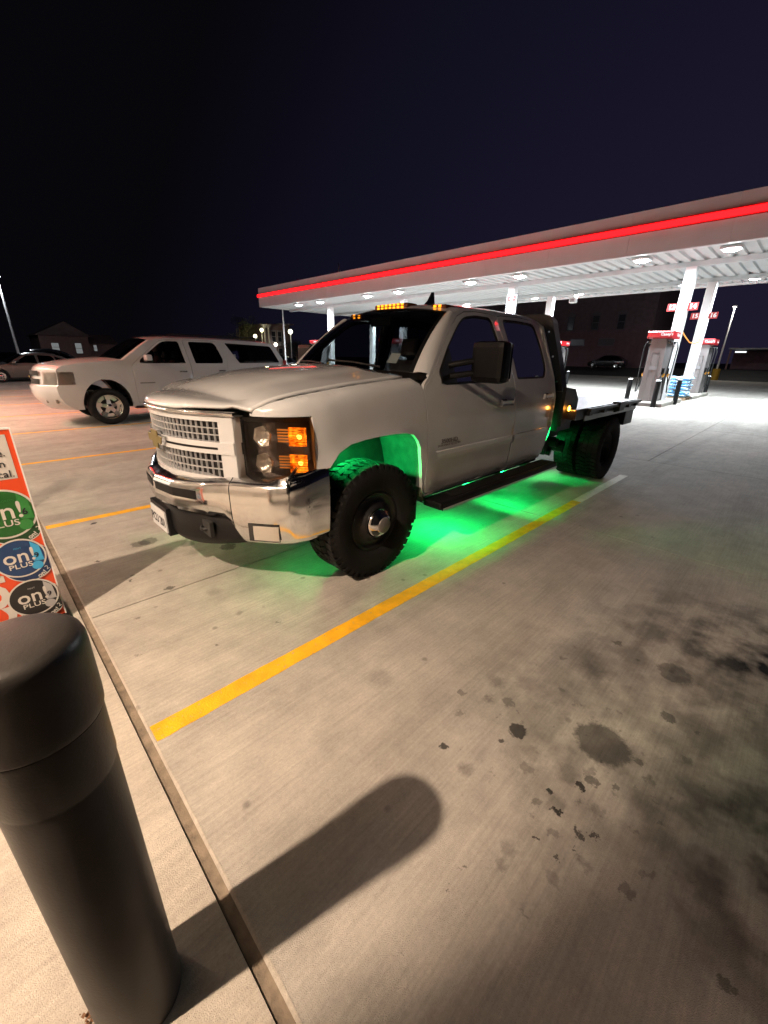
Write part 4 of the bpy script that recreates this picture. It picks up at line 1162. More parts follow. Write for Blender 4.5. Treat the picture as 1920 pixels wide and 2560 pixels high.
# running boards -----------------------------------------------------
for sg in (-1, 1):
    rb_ = MB(); rb_.box((1.66, min(sg * .93, sg * 1.13), .405), (3.86, max(sg * .93, sg * 1.13), .470), bev=.02); rbo = rb_.build('running_board', M_['black'], TR)
    MB().box((1.68, min(sg * 1.128, sg * 1.137), .402), (3.84, max(sg * 1.128, sg * 1.137), .424)).build('edge_trim', M_['chrome2'], rbo)
    MB().box((1.90, min(sg * .95, sg * 1.09), .4702), (3.75, max(sg * .95, sg * 1.09), .474)).build('tread_pad', M_['rubber'], rbo)
    for x in (1.78, 2.45, 3.05, 3.60):
        MB().box((x - .05, min(sg * .70, sg * .96), .41), (x + .05, max(sg * .70, sg * .96), .45)).build('bracket', M_['canopy'] if x in (2.45,) else M_['steel'], rbo)
    MB().box((1.66, min(sg * .895, sg * .93), .474), (3.70, max(sg * .895, sg * .93), .60)).build('leak_block_sill', M_['black'], TR)  # added strip that blocks green light leaking over the running board
    # mud flap / arch rear liner
    MB().box((1.47, min(sg * .78, sg * 1.0), .34), (1.50, max(sg * .78, sg * 1.0), .60)).build('mud_flap', M_['black'], TR)
    # inner wheel arch liner
    lin = MB(); AR = [(x - 0, z) for x, z in arch]
    AR = [(.60, .60), (.62, .80)] + [(x, z + .012) for x, z in arch[0:]] + [(1.60, .45)]
    rows = [[(x, sg * .985, z) for x, z in AR], [(x, sg * .72, z + .03) for x, z in AR], [(x, sg * .56, z + .03) for x, z in AR]]
    loft_strip(rows, 'wheel_liner', M_['liner'], TR, True, flip=(sg > 0))
    MB().box((.62, min(sg * .50, sg * .54), .45), (1.60, max(sg * .50, sg * .54), 1.12)).build('inner_wing', M_['liner'], TR)

# chassis ------------------------------------------------------------
ch = MB()
for sg in (-1, 1):
    ch.box((.35, sg * .43 - .04, .52), (6.30, sg * .43 + .04, .70))
for x in (.5, 1.9, 3.0, 4.0, 4.9, 5.8): ch.box((x, -.40, .54), (x + .08, .40, .66))
ch.build('chassis_frame', M_['steel'], TR)
ax_ = MB(); ax_.cyl((1.05, -.8, .43), (1.05, .8, .43), .055, n=14); ax_.lathe([(0, -.16), (.12, -.12), (.16, 0), (.12, .12), (0, .16)], c=(1.05, .15, .43), axis='x', n=14); ax_.build('front_axle', M_['steel'], TR)
ax_ = MB(); ax_.cyl((5.33, -.8, .43), (5.33, .8, .43), .07, n=14); ax_.lathe([(0, -.2), (.15, -.14), (.19, 0), (.15, .14), (0, .2)], c=(5.33, .0, .43), axis='x', n=16); ax_.build('rear_axle', M_['steel'], TR)
ax_ = MB(); ax_.cyl((1.7, 0, .50), (5.1, 0, .46), .05, n=10); ax_.build('drive_shaft', M_['steel'], TR)
ax_ = MB(); ax_.cyl((2.2, .30, .42), (3.6, .30, .42), .09, n=14); ax_.cyl((3.6, .30, .42), (4.9, .45, .50), .05, n=10); ax_.build('exhaust', M_['steel'], TR)
ft = MB(); ft.box((2.0, -.74, .44), (3.6, -.50, .66), bev=.03); ft.build('fuel_tank', M_['innerbody'], TR)
ft = MB()
for k, (x, z, r) in enumerate(((4.05, .62, .07), (4.2, .55, .09), (4.4, .60, .06), (4.35, .48, .05), (4.62, .52, .08))):
    ft.cyl((x, -.55, z), (x + .05, -.85 + .05 * (k % 2), z - .03), r, n=10)
ft.box((3.95, -.72, .46), (4.8, -.66, .56))
ft.build('def_tank_hardware', M_['steel'], TR)

# wheels ---------------------------------------------------------------
def tread(mb, R_, w, yc, n=44, rows_=4, hgt=.014):
    random.seed(11)
    for r in range(rows_):
        y0 = -w / 2 + w * (r + .06) / rows_; y1 = -w / 2 + w * (r + .94) / rows_
        for k in range(n):
            a = 2 * PI * (k + (r % 2) * .5 + random.uniform(-.08, .08)) / n; da = 2 * PI / n * .36
            sk = .35 * (1 if r % 2 else -1) * 2 * PI / n
            vs = []
            for rr in (R_ - .004, R_ + hgt):
                for (aa, yy) in ((a - da, y0), (a + da, y0), (a + da + sk, y1), (a - da + sk, y1)):
                    sh = 0 if 0 < r < rows_ - 1 else 0
                    vs.append((rr * math.cos(aa), yc + yy, rr * math.sin(aa)))
            mb.add(vs, [(4, 5, 6, 7), (0, 1, 5, 4), (1, 2, 6, 5), (2, 3, 7, 6), (3, 0, 4, 7)])
            if r in (0, rows_ - 1):       # shoulder lugs running down the sidewall
                ye = y0 if r == 0 else y1; so = -1 if r == 0 else 1; vs = []
                for (rr, yo) in ((R_ + hgt, 0), (R_ - .055, so * .016)):
                    for aa in (a - da * .8, a + da * .8):
                        vs.append((rr * math.cos(aa), yc + ye + yo, rr * math.sin(aa)))
                for (rr, yo) in ((R_ - .012, -so * .01), (R_ - .055, so * .004)):
                    for aa in (a - da * .8, a + da * .8):
                        vs.append((rr * math.cos(aa), yc + ye + yo, rr * math.sin(aa)))
                mb.add(vs, [(0, 1, 3, 2), (0, 2, 6, 4), (1, 5, 7, 3)])
TRD = None
def truck_wheel(x, y, sg, dual=False, front=False):
    R_ = .424; w = .285
    t = bpy.data.objects.new('wheel', None); link(t, TR); t.location = (x, y, .438)
    tb = MB()
    prof = [(.222, -.10), (.235, -.118), (.27, -.135), (.33, -.148), (.38, -.146), (.408, -.134), (.420, -.115), (R_, -.08), (R_, .08), (.420, .115), (.408, .134), (.38, .146), (.33, .148), (.27, .135), (.235, .118), (.222, .10)]
    tb.lathe(prof, axis='y', n=56)
    tread(tb, R_ - .002, .272, 0)
    tb.build('tyre', M_['rubber'], t)
    rb2 = MB()
    if front:
        rb2.lathe([(.224, sg * -.10), (.215, sg * .0), (.218, sg * .095), (.228, sg * .112), (.222, sg * .118), (.205, sg * .10), (.185, sg * .085), (.15, sg * .115), (.122, sg * .135), (.118, sg * .142), (.0, sg * .142)], axis='y', n=40)
        rim = rb2.build('rim', M_['steel'], t)
        cp_ = MB(); cp_.lathe([(.112, sg * .138), (.116, sg * .150), (.108, sg * .168), (.095, sg * .182), (.070, sg * .205), (.058, sg * .212)], axis='y', n=40)
        cap = cp_.build('hub_cap', M_['chrome'], t)
        ed = MB(); ed.lathe([(.060, sg * .205), (.060, sg * .214), (.052, sg * .219), (0, sg * .220)], axis='y', n=28); ed.build('cap_emblem', M_['pump'], cap)
        text('lettering', 'SRW', .03, M_['steel'], cap, face_my((0, sg * .2205, 0))) if False else None
        for k in range(5):
            a = 2 * PI * k / 5 + .3
            wnd = MB(); wnd.grid(lambda p_, q_: ((.103 - .034 * q_) * math.cos(a + (p_ - .5) * .8 * (1 - .25 * q_)), sg * (.1765 + .0325 * q_ + .002 * math.sin(PI * q_)), (.103 - .034 * q_) * math.sin(a + (p_ - .5) * .8 * (1 - .25 * q_))), 8, 3, True); wnd.build('cap_window', M_['blackg'], cap)
    else:
        rb2.lathe([(.224, -sg * .10), (.215, 0), (.224, sg * .10), (.205, sg * .08), (.19, -sg * .02), (.10, -sg * .05), (.09, sg * .0), (0, sg * .0)], axis='y', n=36)
        rb2.build('rim', M_['steel'], t)
    return t
for sg in (-1, 1):
    wf = truck_wheel(1.05, sg * .875, sg, front=True)
    wf.rotation_euler = (0, math.radians(13), 0)
    truck_wheel(5.33, sg * 1.075, sg); truck_wheel(5.33, sg * .765, sg)

# flat bed ---------------------------------------------------------------
M_['bedblack'] = mat('bed_black_paint', (.007, .007, .008), .45, coat=.08, spec=.3, var=.2, vscale=8)
m = mat('tread_plate', (.50, .50, .52), .30, 1.0, var=.15, vscale=5, noise_rough=.2); nt = m.node_tree
ck = nd(nt, 'ShaderNodeTexVoronoi'); ck.inputs['Scale'].default_value = 28; tcn = nd(nt, 'ShaderNodeTexCoord'); nt.links.new(tcn.outputs['Object'], ck.inputs['Vector'])
bn = nd(nt, 'ShaderNodeBump'); bn.inputs['Strength'].default_value = .55; bn.inputs['Distance'].default_value = .01; nt.links.new(ck.outputs['Distance'], bn.inputs['Height']); nt.links.new(bn.outputs[0], nt.nodes['Principled BSDF'].inputs['Normal'])
M_['tread'] = m
bed = MB().box((4.08, -1.14, .93), (6.36, 1.14, 1.032)).build('flat_bed', M_['bedblack'], TR)
MB().box((4.10, -1.15, 1.033), (6.36, 1.15, 1.040)).build('deck_plate', M_['tread'], bed)
for sg in (-1, 1):
    MB().box((4.08, min(sg * 1.142, sg * 1.16), .925), (6.38, max(sg * 1.142, sg * 1.16), 1.048)).build('side_rail', M_['bedblack'], bed)
    MB().box((4.35, min(sg * 1.20, sg * 1.225), 1.01), (6.39, max(sg * 1.20, sg * 1.225), 1.05), bev=.008).build('rub_rail', M_['bedblack'], bed)
    MB().box((4.35, min(sg * 1.162, sg * 1.172), .90), (6.36, max(sg * 1.162, sg * 1.172), .96)).build('lower_channel', M_['pumpd'], bed)
    for x in (4.45, 4.95, 5.45, 5.95, 6.30):
        MB().box((x - .05, min(sg * 1.16, sg * 1.20), .96), (x + .05, max(sg * 1.16, sg * 1.20), 1.045)).build('stake_pocket', M_['bedblack'], bed)
    w1 = MB(); w1.cyl((5.35, sg * 1.18, .985), (5.53, sg * 1.18, .985), .055, n=14); w1.box((5.34, min(sg * 1.14, sg * 1.245), .95), (5.54, max(sg * 1.14, sg * 1.245), 1.07), bev=.01); w1.build('strap_winch', M_['bedblack'], bed)
    tb_ = MB(); tb_.box((5.92, min(sg * .78, sg * 1.17), .70), (6.30, max(sg * .78, sg * 1.17), .915), bev=.012); tb_.build('tool_box', M_['bedblack'], bed)
    gs = MB(); gs.prism([(3.93, .86), (4.32, .92), (4.32, 1.15), (4.20, 1.27), (3.93, 1.30)], lambda x, z: (x, sg * 1.065, z), lambda x, z: (x, sg * 1.03, z)); gs.build('gusset', M_['bedblack'], bed)
    MB().box((3.93, min(sg * .70, sg * 1.028), .80), (4.30, max(sg * .70, sg * 1.028), 1.25)).build('front_skirt', M_['bedblack'], bed)
    am = MB(); am.lathe([(0, 0), (.022, .004), (.026, .014), (.024, .02)], axis='y', n=14)
    lm = MB().lathe([(.03, 0), (.03, sg * .010), (.022, sg * .018), (0, sg * .02)], c=(4.06, sg * 1.068, 1.06), axis='y', n=16).build('side_marker_lamp', emit('marker_amber', (1, .36, .03), 26), bed)
    MB().lathe([(.04, -.002 * sg), (.04, sg * .006), (.03, sg * .008)], c=(4.06, sg * 1.068, 1.06), axis='y', n=16).build('lamp_bezel', M_['black'], bed)
    pl_ = bpy.data.lights.new('marker_light', 'POINT'); pl_.energy = .9; pl_.color = (1, .33, .04); pl_.shadow_soft_size = .02
    po = link(bpy.data.objects.new('marker_light', pl_), bed); po.location = (4.03, sg * 1.12, 1.06)
# headache rack
ro = rounded([(-1.0, 1.04), (1.0, 1.04), (1.0, 1.28), (.93, 1.52), (.76, 2.02), (.66, 2.07), (-.66, 2.07), (-.76, 2.02), (-.93, 1.52), (-1.0, 1.28)], .05, 3)
ri = rounded([(-.78, 1.44), (.78, 1.44), (.62, 1.96), (-.62, 1.96)], .05, 3)
rk = panel('headache_rack', ro, [ri], lambda y, z, d=0: (3.97 + d, y, z), M_['bedblack'], TR, h=.3, inset=.12, flip=True)
for k in range(9):
    z = 1.48 + .055 * k; hw = .78 - (z - 1.44) * .3
    MB().box((4.0, -hw, z), (4.03, hw, z + .016)).build('louvre', M_['bedblack'], rk)
for sg in (-1, 1):
    for z in (1.35, 1.62, 1.88):
        MB().cyl((3.966, sg * (1.0 - (z - 1.2) * .34 - .02), z), (3.955, sg * (1.0 - (z - 1.2) * .34 - .02), z), .012, n=10).build('bolt', M_['chrome2'], rk)

# green under-glow: small rock lights fixed to the frame, lit
gl_ = [(.86, -.64, 1.03, 13, (1.14, -.84, .80)), (.70, -.60, .56, 1.6, (.62, -.62, 0)), (.62, .40, .56, 1.2, (.5, .45, 0)), (1.05, .60, 1.03, 9, (1.05, .9, .5)),
       (2.15, -.82, .535, 14.0, (2.15, -.90, 0)), (3.1, -.82, .535, 14.0, (3.1, -.90, 0)), (4.15, -.62, .60, 14.0, (4.2, -.9, 0)), (2.6, .70, .56, 12, (2.6, .8, 0)), (4.7, -.52, .60, 8.0, (4.8, -.8, 0)), (3.95, -.55, .64, .5, (3.84, -.95, .7))]
for (x, y, z, p_, tg) in gl_:
    rk_ = MB().box((x - .04, y - .02, z - .012), (x + .04, y + .02, z + .012), bev=.005).build('rock_light', M_['black'], TR)
    MB().box((x - .03, y - .014, z - .016), (x + .03, y + .014, z - .0125)).build('led_face', M_['green'], rk_)
    spot('rock_light_glow', (x, y, z - .03), (.01, 1, .17), p_, .07, rk_, tg, math.radians(115) if z > 1 else PI)
gb = MB(); gb.tube([(3.90, -.90, .98), (3.905, -.93, .92), (3.90, -.95, .84), (3.87, -.955, .76), (3.82, -.955, .70), (3.76, -.95, .64)], .013, 7); gb.build('green_led_cable', M_['green'], TR)

# ================================================================ OTHER VEHICLES
def ring_arch(xc, zc, rx, rz, a0=200, a1=-20, n=14):
    return [(xc + rx * math.cos(math.radians(a0 + (a1 - a0) * k / n)), zc + rz * max(-.2, math.sin(math.radians(a0 + (a1 - a0) * k / n)))) for k in range(n + 1)]

def wheel_set(T, xs, ytrack, r, w, spokes, rimm, n5=5):
    for x in xs:
        for sg in (-1, 1):
            t = bpy.data.objects.new('wheel', None); link(t, T); t.location = (x, sg * ytrack, r)
            tb = MB(); rr = r * .66
            tb.lathe([(rr, -w * .36), (rr * 1.06, -w * .47), (r * .86, -w * .52), (r * .96, -w * .46), (r, -w * .34), (r, w * .34), (r * .96, w * .46), (r * .86, w * .52), (rr * 1.06, w * .47), (rr, w * .36)], axis='y', n=36)
            tb.build('tyre', M_['rubber'], t)
            rb_ = MB(); rb_.lathe([(rr * 1.0, sg * -.08), (rr * .97, sg * w * .2), (rr * 1.02, sg * w * .40), (rr * .98, sg * w * .43), (rr * .93, sg * w * .34), (rr * .90, sg * .02)], axis='y', n=36)
            rb_.lathe([(rr * .9, -sg * .02), (0, -sg * .02)], axis='y', n=20)
            for k in range(n5):
                a = 2 * PI * k / n5 + .35
                vs = []
                for (q, hw, hh_) in ((rr * .10, .052, w * .34), (rr * .55, .036, w * .30), (rr * .96, .046, w * .33)):
                    for s2 in (-1, 1):
                        vs.append((q * math.cos(a) - s2 * hw * spokes * math.sin(a), sg * hh_, q * math.sin(a) + s2 * hw * spokes * math.cos(a)))
                    for s2 in (-1, 1):
                        vs.append((q * math.cos(a) - s2 * hw * spokes * 1.1 * math.sin(a), sg * (hh_ - .045), q * math.sin(a) + s2 * hw * spokes * 1.1 * math.cos(a)))
                fs = []
                for j in range(2):
                    b_ = 4 * j; fs += [(b_, b_ + 1, b_ + 5, b_ + 4), (b_, b_ + 4, b_ + 6, b_ + 2), (b_ + 1, b_ + 3, b_ + 7, b_ + 5)]
                rb_.add(vs, fs)
            rb_.build('rim', rimm, t)
            MB().lathe([(0, sg * (w * .37)), (.05, sg * (w * .365)), (.065, sg * (w * .31))], axis='y', n=16).build('centre_cap', rimm, t)
            MB().lathe([(0, -sg * .01), (rr * .62, -sg * .01), (rr * .62, -sg * .03)], axis='y', n=20).build('brake_disc', M_['steel'], t)

def make_car(name, label, cat, loc, rz, sp, group=None, people=False):
    T = thing(name, label, cat, loc, rz, group)
    pr = sp['prof']; xs = [p[0] for p in pr]; W_ = sp['W']
    yt = pchip_table(*sp['ytab'], sig=.03)
    x0, x1 = min(xs), max(xs)
    def Y(x, z):
        y = W_ * yt(z)
        if x < x0 + .7: y -= sp.get('tf', .07) * ((x0 + .7 - x) / .7) ** 2
        if x > x1 - .8: y -= sp.get('tr', .06) * ((x - x1 + .8) / .8) ** 2
        for (ac, az, ar, ah) in sp['arches']:
            d = math.hypot((x - ac) / ar, (z - az) / ah) - 1
            if 0 <= d < .25: y += .012 * math.exp(-(d / .09) ** 2)
        return y
    # side outline
    bot = []
    zb = sp['zb']
    for (ac, az, ar, ah) in reversed(sp['arches']):
        a = ring_arch(ac, az, ar, ah, -14, 194, 16)
        bot += [(x, max(zb, z)) for x, z in a]
    out = [(p[0], p[1]) for p in pr] + bot
    paint = sp['paint']
    doors = sp.get('doors', [])
    for sg in (-1, 1):
        f = lambda x, z, d=0: (x, sg * (Y(x, z) - d), z)
        fg = lambda x, z, d=0: (x, sg * (Y(x, z) - .012 - d), z)
        holes = [offset_poly(d['o'], -.005) for d in doors] + [w for w in sp['wins']]
        bs = panel('body_side', out, holes, f, paint, T, h=.11, inset=.03, flip=(sg < 0))
        for w in sp['wins']:
            panel('window', offset_poly(w, -.01), [], fg, sp['glass'], T, h=.25, inset=.004, flip=(sg < 0))
        for d in doors:
            dd = panel('door', d['o'], d['w'], f, paint, T, h=.11, inset=.03, flip=(sg < 0))
            for w in d['w']: panel('window', offset_poly(w, -.01), [], fg, d.get('g', sp['glass']), dd, h=.25, inset=.004, flip=(sg < 0))
            hx, hz = d['h']; y = Y(hx, hz)
            MB().box((hx - .09, min(sg * y, sg * (y + .03)), hz - .016), (hx + .09, max(sg * y, sg * (y + .03)), hz + .018), bev=.006).build('handle', sp.get('trim', paint), dd)
            panel('door_jamb', offset_poly(d['o'], -.03), [offset_poly(d['o'], .03)], lambda x, z, d_=0: (x, sg * (Y(x, z) - .022 - d_), z), M_['innerbody'], T, h=.3, inset=.002, flip=(sg < 0))
        mx_, mz_ = sp['mirror']; y = Y(mx_, mz_)
        mm = MB(); mm.box((mx_ - .08, min(sg * (y + .02), sg * (y + .27)), mz_ - .01), (mx_ + .06, max(sg * (y + .02), sg * (y + .27)), mz_ + .13), bev=.04); mo = mm.build('mirror', sp.get('mirpaint', paint), T)
        MB().box((mx_ - .07, min(sg * (y - .02), sg * (y + .26)), mz_ - .04), (mx_ + .06, max(sg * (y - .02), sg * (y + .26)), mz_ + .015), bev=.02).build('mirror_base', M_['black'], mo)
        # headlight wrapped round the corner
        i0, i1 = sp['face']; e0 = pr[i0]; hz0, hz1 = sp['hl'][2:4]; lx = sp['hl'][1]; ly = sp['hl'][0]
        def fx(y, z):
            xe = float(np.interp(z, [pr[i][1] for i in range(i0, i1 + 1)], [pr[i][0] for i in range(i0, i1 + 1)]))
            ye = Y(xe, z); u = min(1, abs(y) / ye)
            return xe + e0[2] * (1 - u ** 2.4), xe, ye
        rows = []; rin = []
        for k in range(15):
            t = k / 14; r1 = []; r2 = []
            for j in range(5):
                z = hz0 + (hz1 - hz0) * j / 4
                x_, xe, ye = fx(ly, z)
                if t < .55: y = ly + (ye - ly) * t / .55; xx = fx(y, z)[0]; r1.append((xx - .006, sg * y, z)); r2.append((xx + .05, sg * (y - .01), z))
                else:
                    xx = xe + (lx - xe) * (t - .55) / .45; r1.append((xx, sg * (Y(xx, z) + .006), z)); r2.append((xx, sg * (Y(xx, z) - .05 * (1 - (t - .55) / .45) ), z))
            rows.append(r1); rin.append(r2)
        hl = loft_strip(rin, 'headlight', sp['bucket'], T, True, flip=(sg < 0))
        for o_ in (hl,): o_.location = (0.004, 0, 0)
        def patch(nm, ka, kb, ta, tb, m_, ins):
            rr_ = []
            for k in range(ka, kb + 1):
                rr_.append([tuple(Vector(rows[k][0]).lerp(Vector(rows[k][4]), t).lerp(Vector(rin[k][0]).lerp(Vector(rin[k][4]), t), ins)) for t in (ta, (ta + tb) / 2, tb)])
            loft_strip(rr_, nm, m_, hl, True, flip=(sg < 0))
        patch('reflector', 1, 8, .08, .34, M_['reflector'], .25); patch('reflector', 2, 5, .45, .9, M_['reflector'], .4)
        patch('side_marker', 11, 13, .1, .9, sp['amber'], .3)
        loft_strip(rows, 'lens', sp['lens'], hl, True, flip=(sg < 0))
        # floor pan and inner arches
        for (ac, az, ar, ah) in sp['arches']:
            rw = [[(ac + ar * 1.02 * math.cos(a), sg * (W_ - .03), az + ah * 1.02 * math.sin(a)), (ac + ar * 1.02 * math.cos(a), sg * (W_ - .38), az + ah * 1.02 * math.sin(a))] for a in np.linspace(0, PI, 12)]
            loft_strip(rw, 'wheel_liner', M_['innerbody'], T, True, flip=(sg < 0))
    MB().box((x0 + .5, -W_ * .82, zb), (x1 - .3, W_ * .82, zb + .06)).build('floor_pan', M_['innerbody'], T)
    # top skin in pieces
    def row(i, ua=-1, ub=1, n=16):
        p = pr[i]; ye = Y(p[0], p[1]); r = []
        for k in range(n + 1):
            u = ua + (ub - ua) * k / n; r.append((p[0] + p[2] * (1 - abs(u) ** 2.4), ye * u, p[1] + p[3] * (1 - abs(u) ** 2.6)))
        return r
    for (nm, a, b_, mt) in sp['skin']:
        if mt == 'glass':
            def lerp_rows(ua, ub, n):
                return [row(i, ua, ub, n) for i in range(a, b_ + 1)]
            loft_strip(lerp_rows(-.93, .93, 16), nm, sp['wsglass'], T, True, flip=True)
            loft_strip(lerp_rows(-1, -.93, 2), 'pillar', paint, T, True, flip=True); loft_strip(lerp_rows(.93, 1, 2), 'pillar', paint, T, True, flip=True)
        else:
            # subdivide for smoothness
            loft_strip([row(i) for i in range(a, b_ + 1)], nm, paint if mt == 'p' else M_['black'], T, True, flip=True)
    for (nm, ya, yb, za, zb2, mt, off) in sp['frontbits']:
        rw = []
        for k in range(13):
            y = ya + (yb - ya) * k / 12
            rw.append([(fx(y, z)[0] - off, y, z) for z in (za, (za + zb2) / 2, zb2)])
        loft_strip(rw, nm, mt, T, False, flip=True)
    # seats
    for (x, n_) in sp['seats']:
        for y in (-.38, .38):
            Mx = Matrix.Translation((x, 0, sp['sz'])) @ Matrix.Rotation(math.radians(12), 4, 'Y')
            MB().box((-.07, y - .23, 0), (.07, y + .23, .58), M=Mx, bev=.04).box((-.05, y - .12, .62), (.04, y + .12, .80), M=Mx, bev=.03).build('seat_back', M_['seat'], T)
    db_ = MB(); xd = sp['dash']; db_.box((xd, -W_ * .8, sp['sz'] - .1), (xd + .4, W_ * .8, sp['sz'] + .42), bev=.05); db_.build('dashboard', M_['innerbody'], T)
    wheel_set(T, [a[0] for a in sp['arches']], W_ - sp['tw'] / 2 - .02, sp['wr'], sp['tw'], sp.get('spk', 1), sp['rim'])
    return T, Y, fx

suvtab = ([.3, .45, .6, .8, .95, 1.1, 1.25, 1.35, 1.42, 1.9, 2.05], [.93, .955, .985, .998, 1.0, 1.0, .985, .955, .925, .745, .66])
M_['suvwhite'] = mat('suv_white_paint', (.50, .50, .51), .28, coat=1, var=.02, vscale=3)
suv = dict(W=1.005, ytab=suvtab, zb=.37, paint=M_['suvwhite'], glass=M_['dark'], wsglass=M_['tint'], trim=M_['chrome2'], lens=M_['lens'],
    bucket=mat('suv_headlight_bucket', (.12, .06, .05), .25, .5, bump=.5, bscale=30), amber=mat('suv_side_marker', (.40, .08, .02), .3),
    arches=[(1.24, .44, .49, .575), (4.54, .44, .49, .56)],
    prof=[(.60, .37, -.36, 0), (.44, .50, -.36, 0), (.36, .66, -.36, 0), (.34, .86, -.36, 0), (.38, .90, -.34, 0), (.40, 1.20, -.30, 0), (.43, 1.25, -.30, .01), (.52, 1.295, -.28, .03), (.75, 1.34, -.2, .05), (1.1, 1.38, -.15, .065), (1.5, 1.41, -.2, .07), (1.70, 1.425, -.24, .055), (1.95, 1.60, -.23, .055), (2.15, 1.74, -.2, .055), (2.36, 1.875, -.18, .05), (2.50, 1.915, -.1, .05), (2.8, 1.935, 0, .06), (3.6, 1.945, 0, .065), (4.6, 1.94, 0, .065), (5.4, 1.915, 0, .055), (5.66, 1.885, .06, .04), (5.74, 1.84, .07, .02), (5.86, 1.62, .08, 0), (5.99, 1.38, .09, 0), (6.05, 1.05, .1, 0), (6.10, .80, .12, 0), (6.14, .70, .12, 0), (6.10, .42, .1, 0)],
    doors=[dict(o=rounded([(1.86, .47), (1.84, 1.3), (1.98, 1.42), (2.60, 1.885), (3.13, 1.905), (3.19, 1.36), (3.20, .47)], [.02, .05, .1, .12, .04, .1, .03], 3), w=[rounded([(2.03, 1.355), (2.05, 1.43), (2.60, 1.83), (2.74, 1.868), (3.03, 1.868), (3.09, 1.355)], [.03, .06, .12, .08, .05, .02], 3)], h=(2.98, 1.16), g=M_['tint']),
           dict(o=rounded([(3.21, .47), (3.20, 1.36), (3.14, 1.905), (4.06, 1.905), (4.18, 1.40), (4.10, 1.0), (3.98, .85), (3.95, .47)], [.03, .1, .04, .12, .1, .2, .1, .03], 3), w=[rounded([(3.33, 1.355), (3.27, 1.868), (3.96, 1.868), (4.08, 1.45), (4.06, 1.355)], [.02, .05, .12, .06, .06], 3)], h=(3.98, 1.17))],
    wins=[rounded([(4.23, 1.868), (4.53, 1.36), (5.80, 1.385), (5.60, 1.82)], [.04, .04, .04, .06], 3)],
    mirror=(2.20, 1.42), face=(4, 5), hl=(.62, .68, .91, 1.175),
    skin=[('front_bumper', 0, 4, 'p'), ('front_panel', 4, 7, 'p'), ('hood', 7, 11, 'p'), ('windscreen', 11, 14, 'glass'), ('roof', 14, 20, 'p'), ('tailgate', 20, 27, 'p')],
    frontbits=[('upper_grille', -.52, .52, 1.09, 1.19, M_['black'], .004), ('lower_grille', -.52, .52, .91, 1.02, M_['black'], .004), ('emblem', -.10, .10, 1.035, 1.075, mat('suv_emblem', (.35, .25, .06), .4, .7), .03)],
    seats=[(2.9, 2), (3.9, 2)], sz=.85, dash=1.85, wr=.405, tw=.275, rim=M_['chrome2'])
ST, SY, sfx = make_car('suv', 'white full size SUV parked beyond the flatbed truck, its nose tinted red', 'SUV', (.83, 9.255, 0), 0, suv)
for sg in (-1, 1):
    ra = MB(); ra.tube([(2.75, sg * .66, 1.985), (2.9, sg * .66, 2.035), (5.2, sg * .66, 2.03), (5.4, sg * .66, 1.97)], .017, 8); ra.build('roof_rail', M_['black'], ST)
    MB().box((1.78, min(sg * .80, sg * .985), .33), (4.0, max(sg * .80, sg * .985), .39), bev=.015).build('running_board', M_['black'], ST)
    for (xa, xb, za, zb_) in ((.46, .60, .52, .60), (.52, .70, .56, .63)):
        pass
    for yy in (.52, .78):
        x_ = sfx(yy, .9)[0]
        q = MB(); q.box((x_ + .03, sg * yy - .07, .52), (x_ + .07, sg * yy + .07, .60), bev=.01); q.build('bumper_recess', mat('recess', (.25, .22, .2), .6), ST)
    q = MB(); q.box((5.93, sg * .90 - .06, 1.0), (6.02, sg * .90 + .06, 1.45), bev=.02); q.build('tail_lamp', M_['red'], ST)
    yb = SY(1.9, .96)
    MB().box((1.95, min(sg * yb, sg * (yb + .004)), .90), (2.28, max(sg * yb, sg * (yb + .004)), .925)).build('door_badge', M_['pump'], ST)
lp_ = MB(); lp_.box((4.85, -.81, 1.40), (4.97, -.80, 1.50)); 

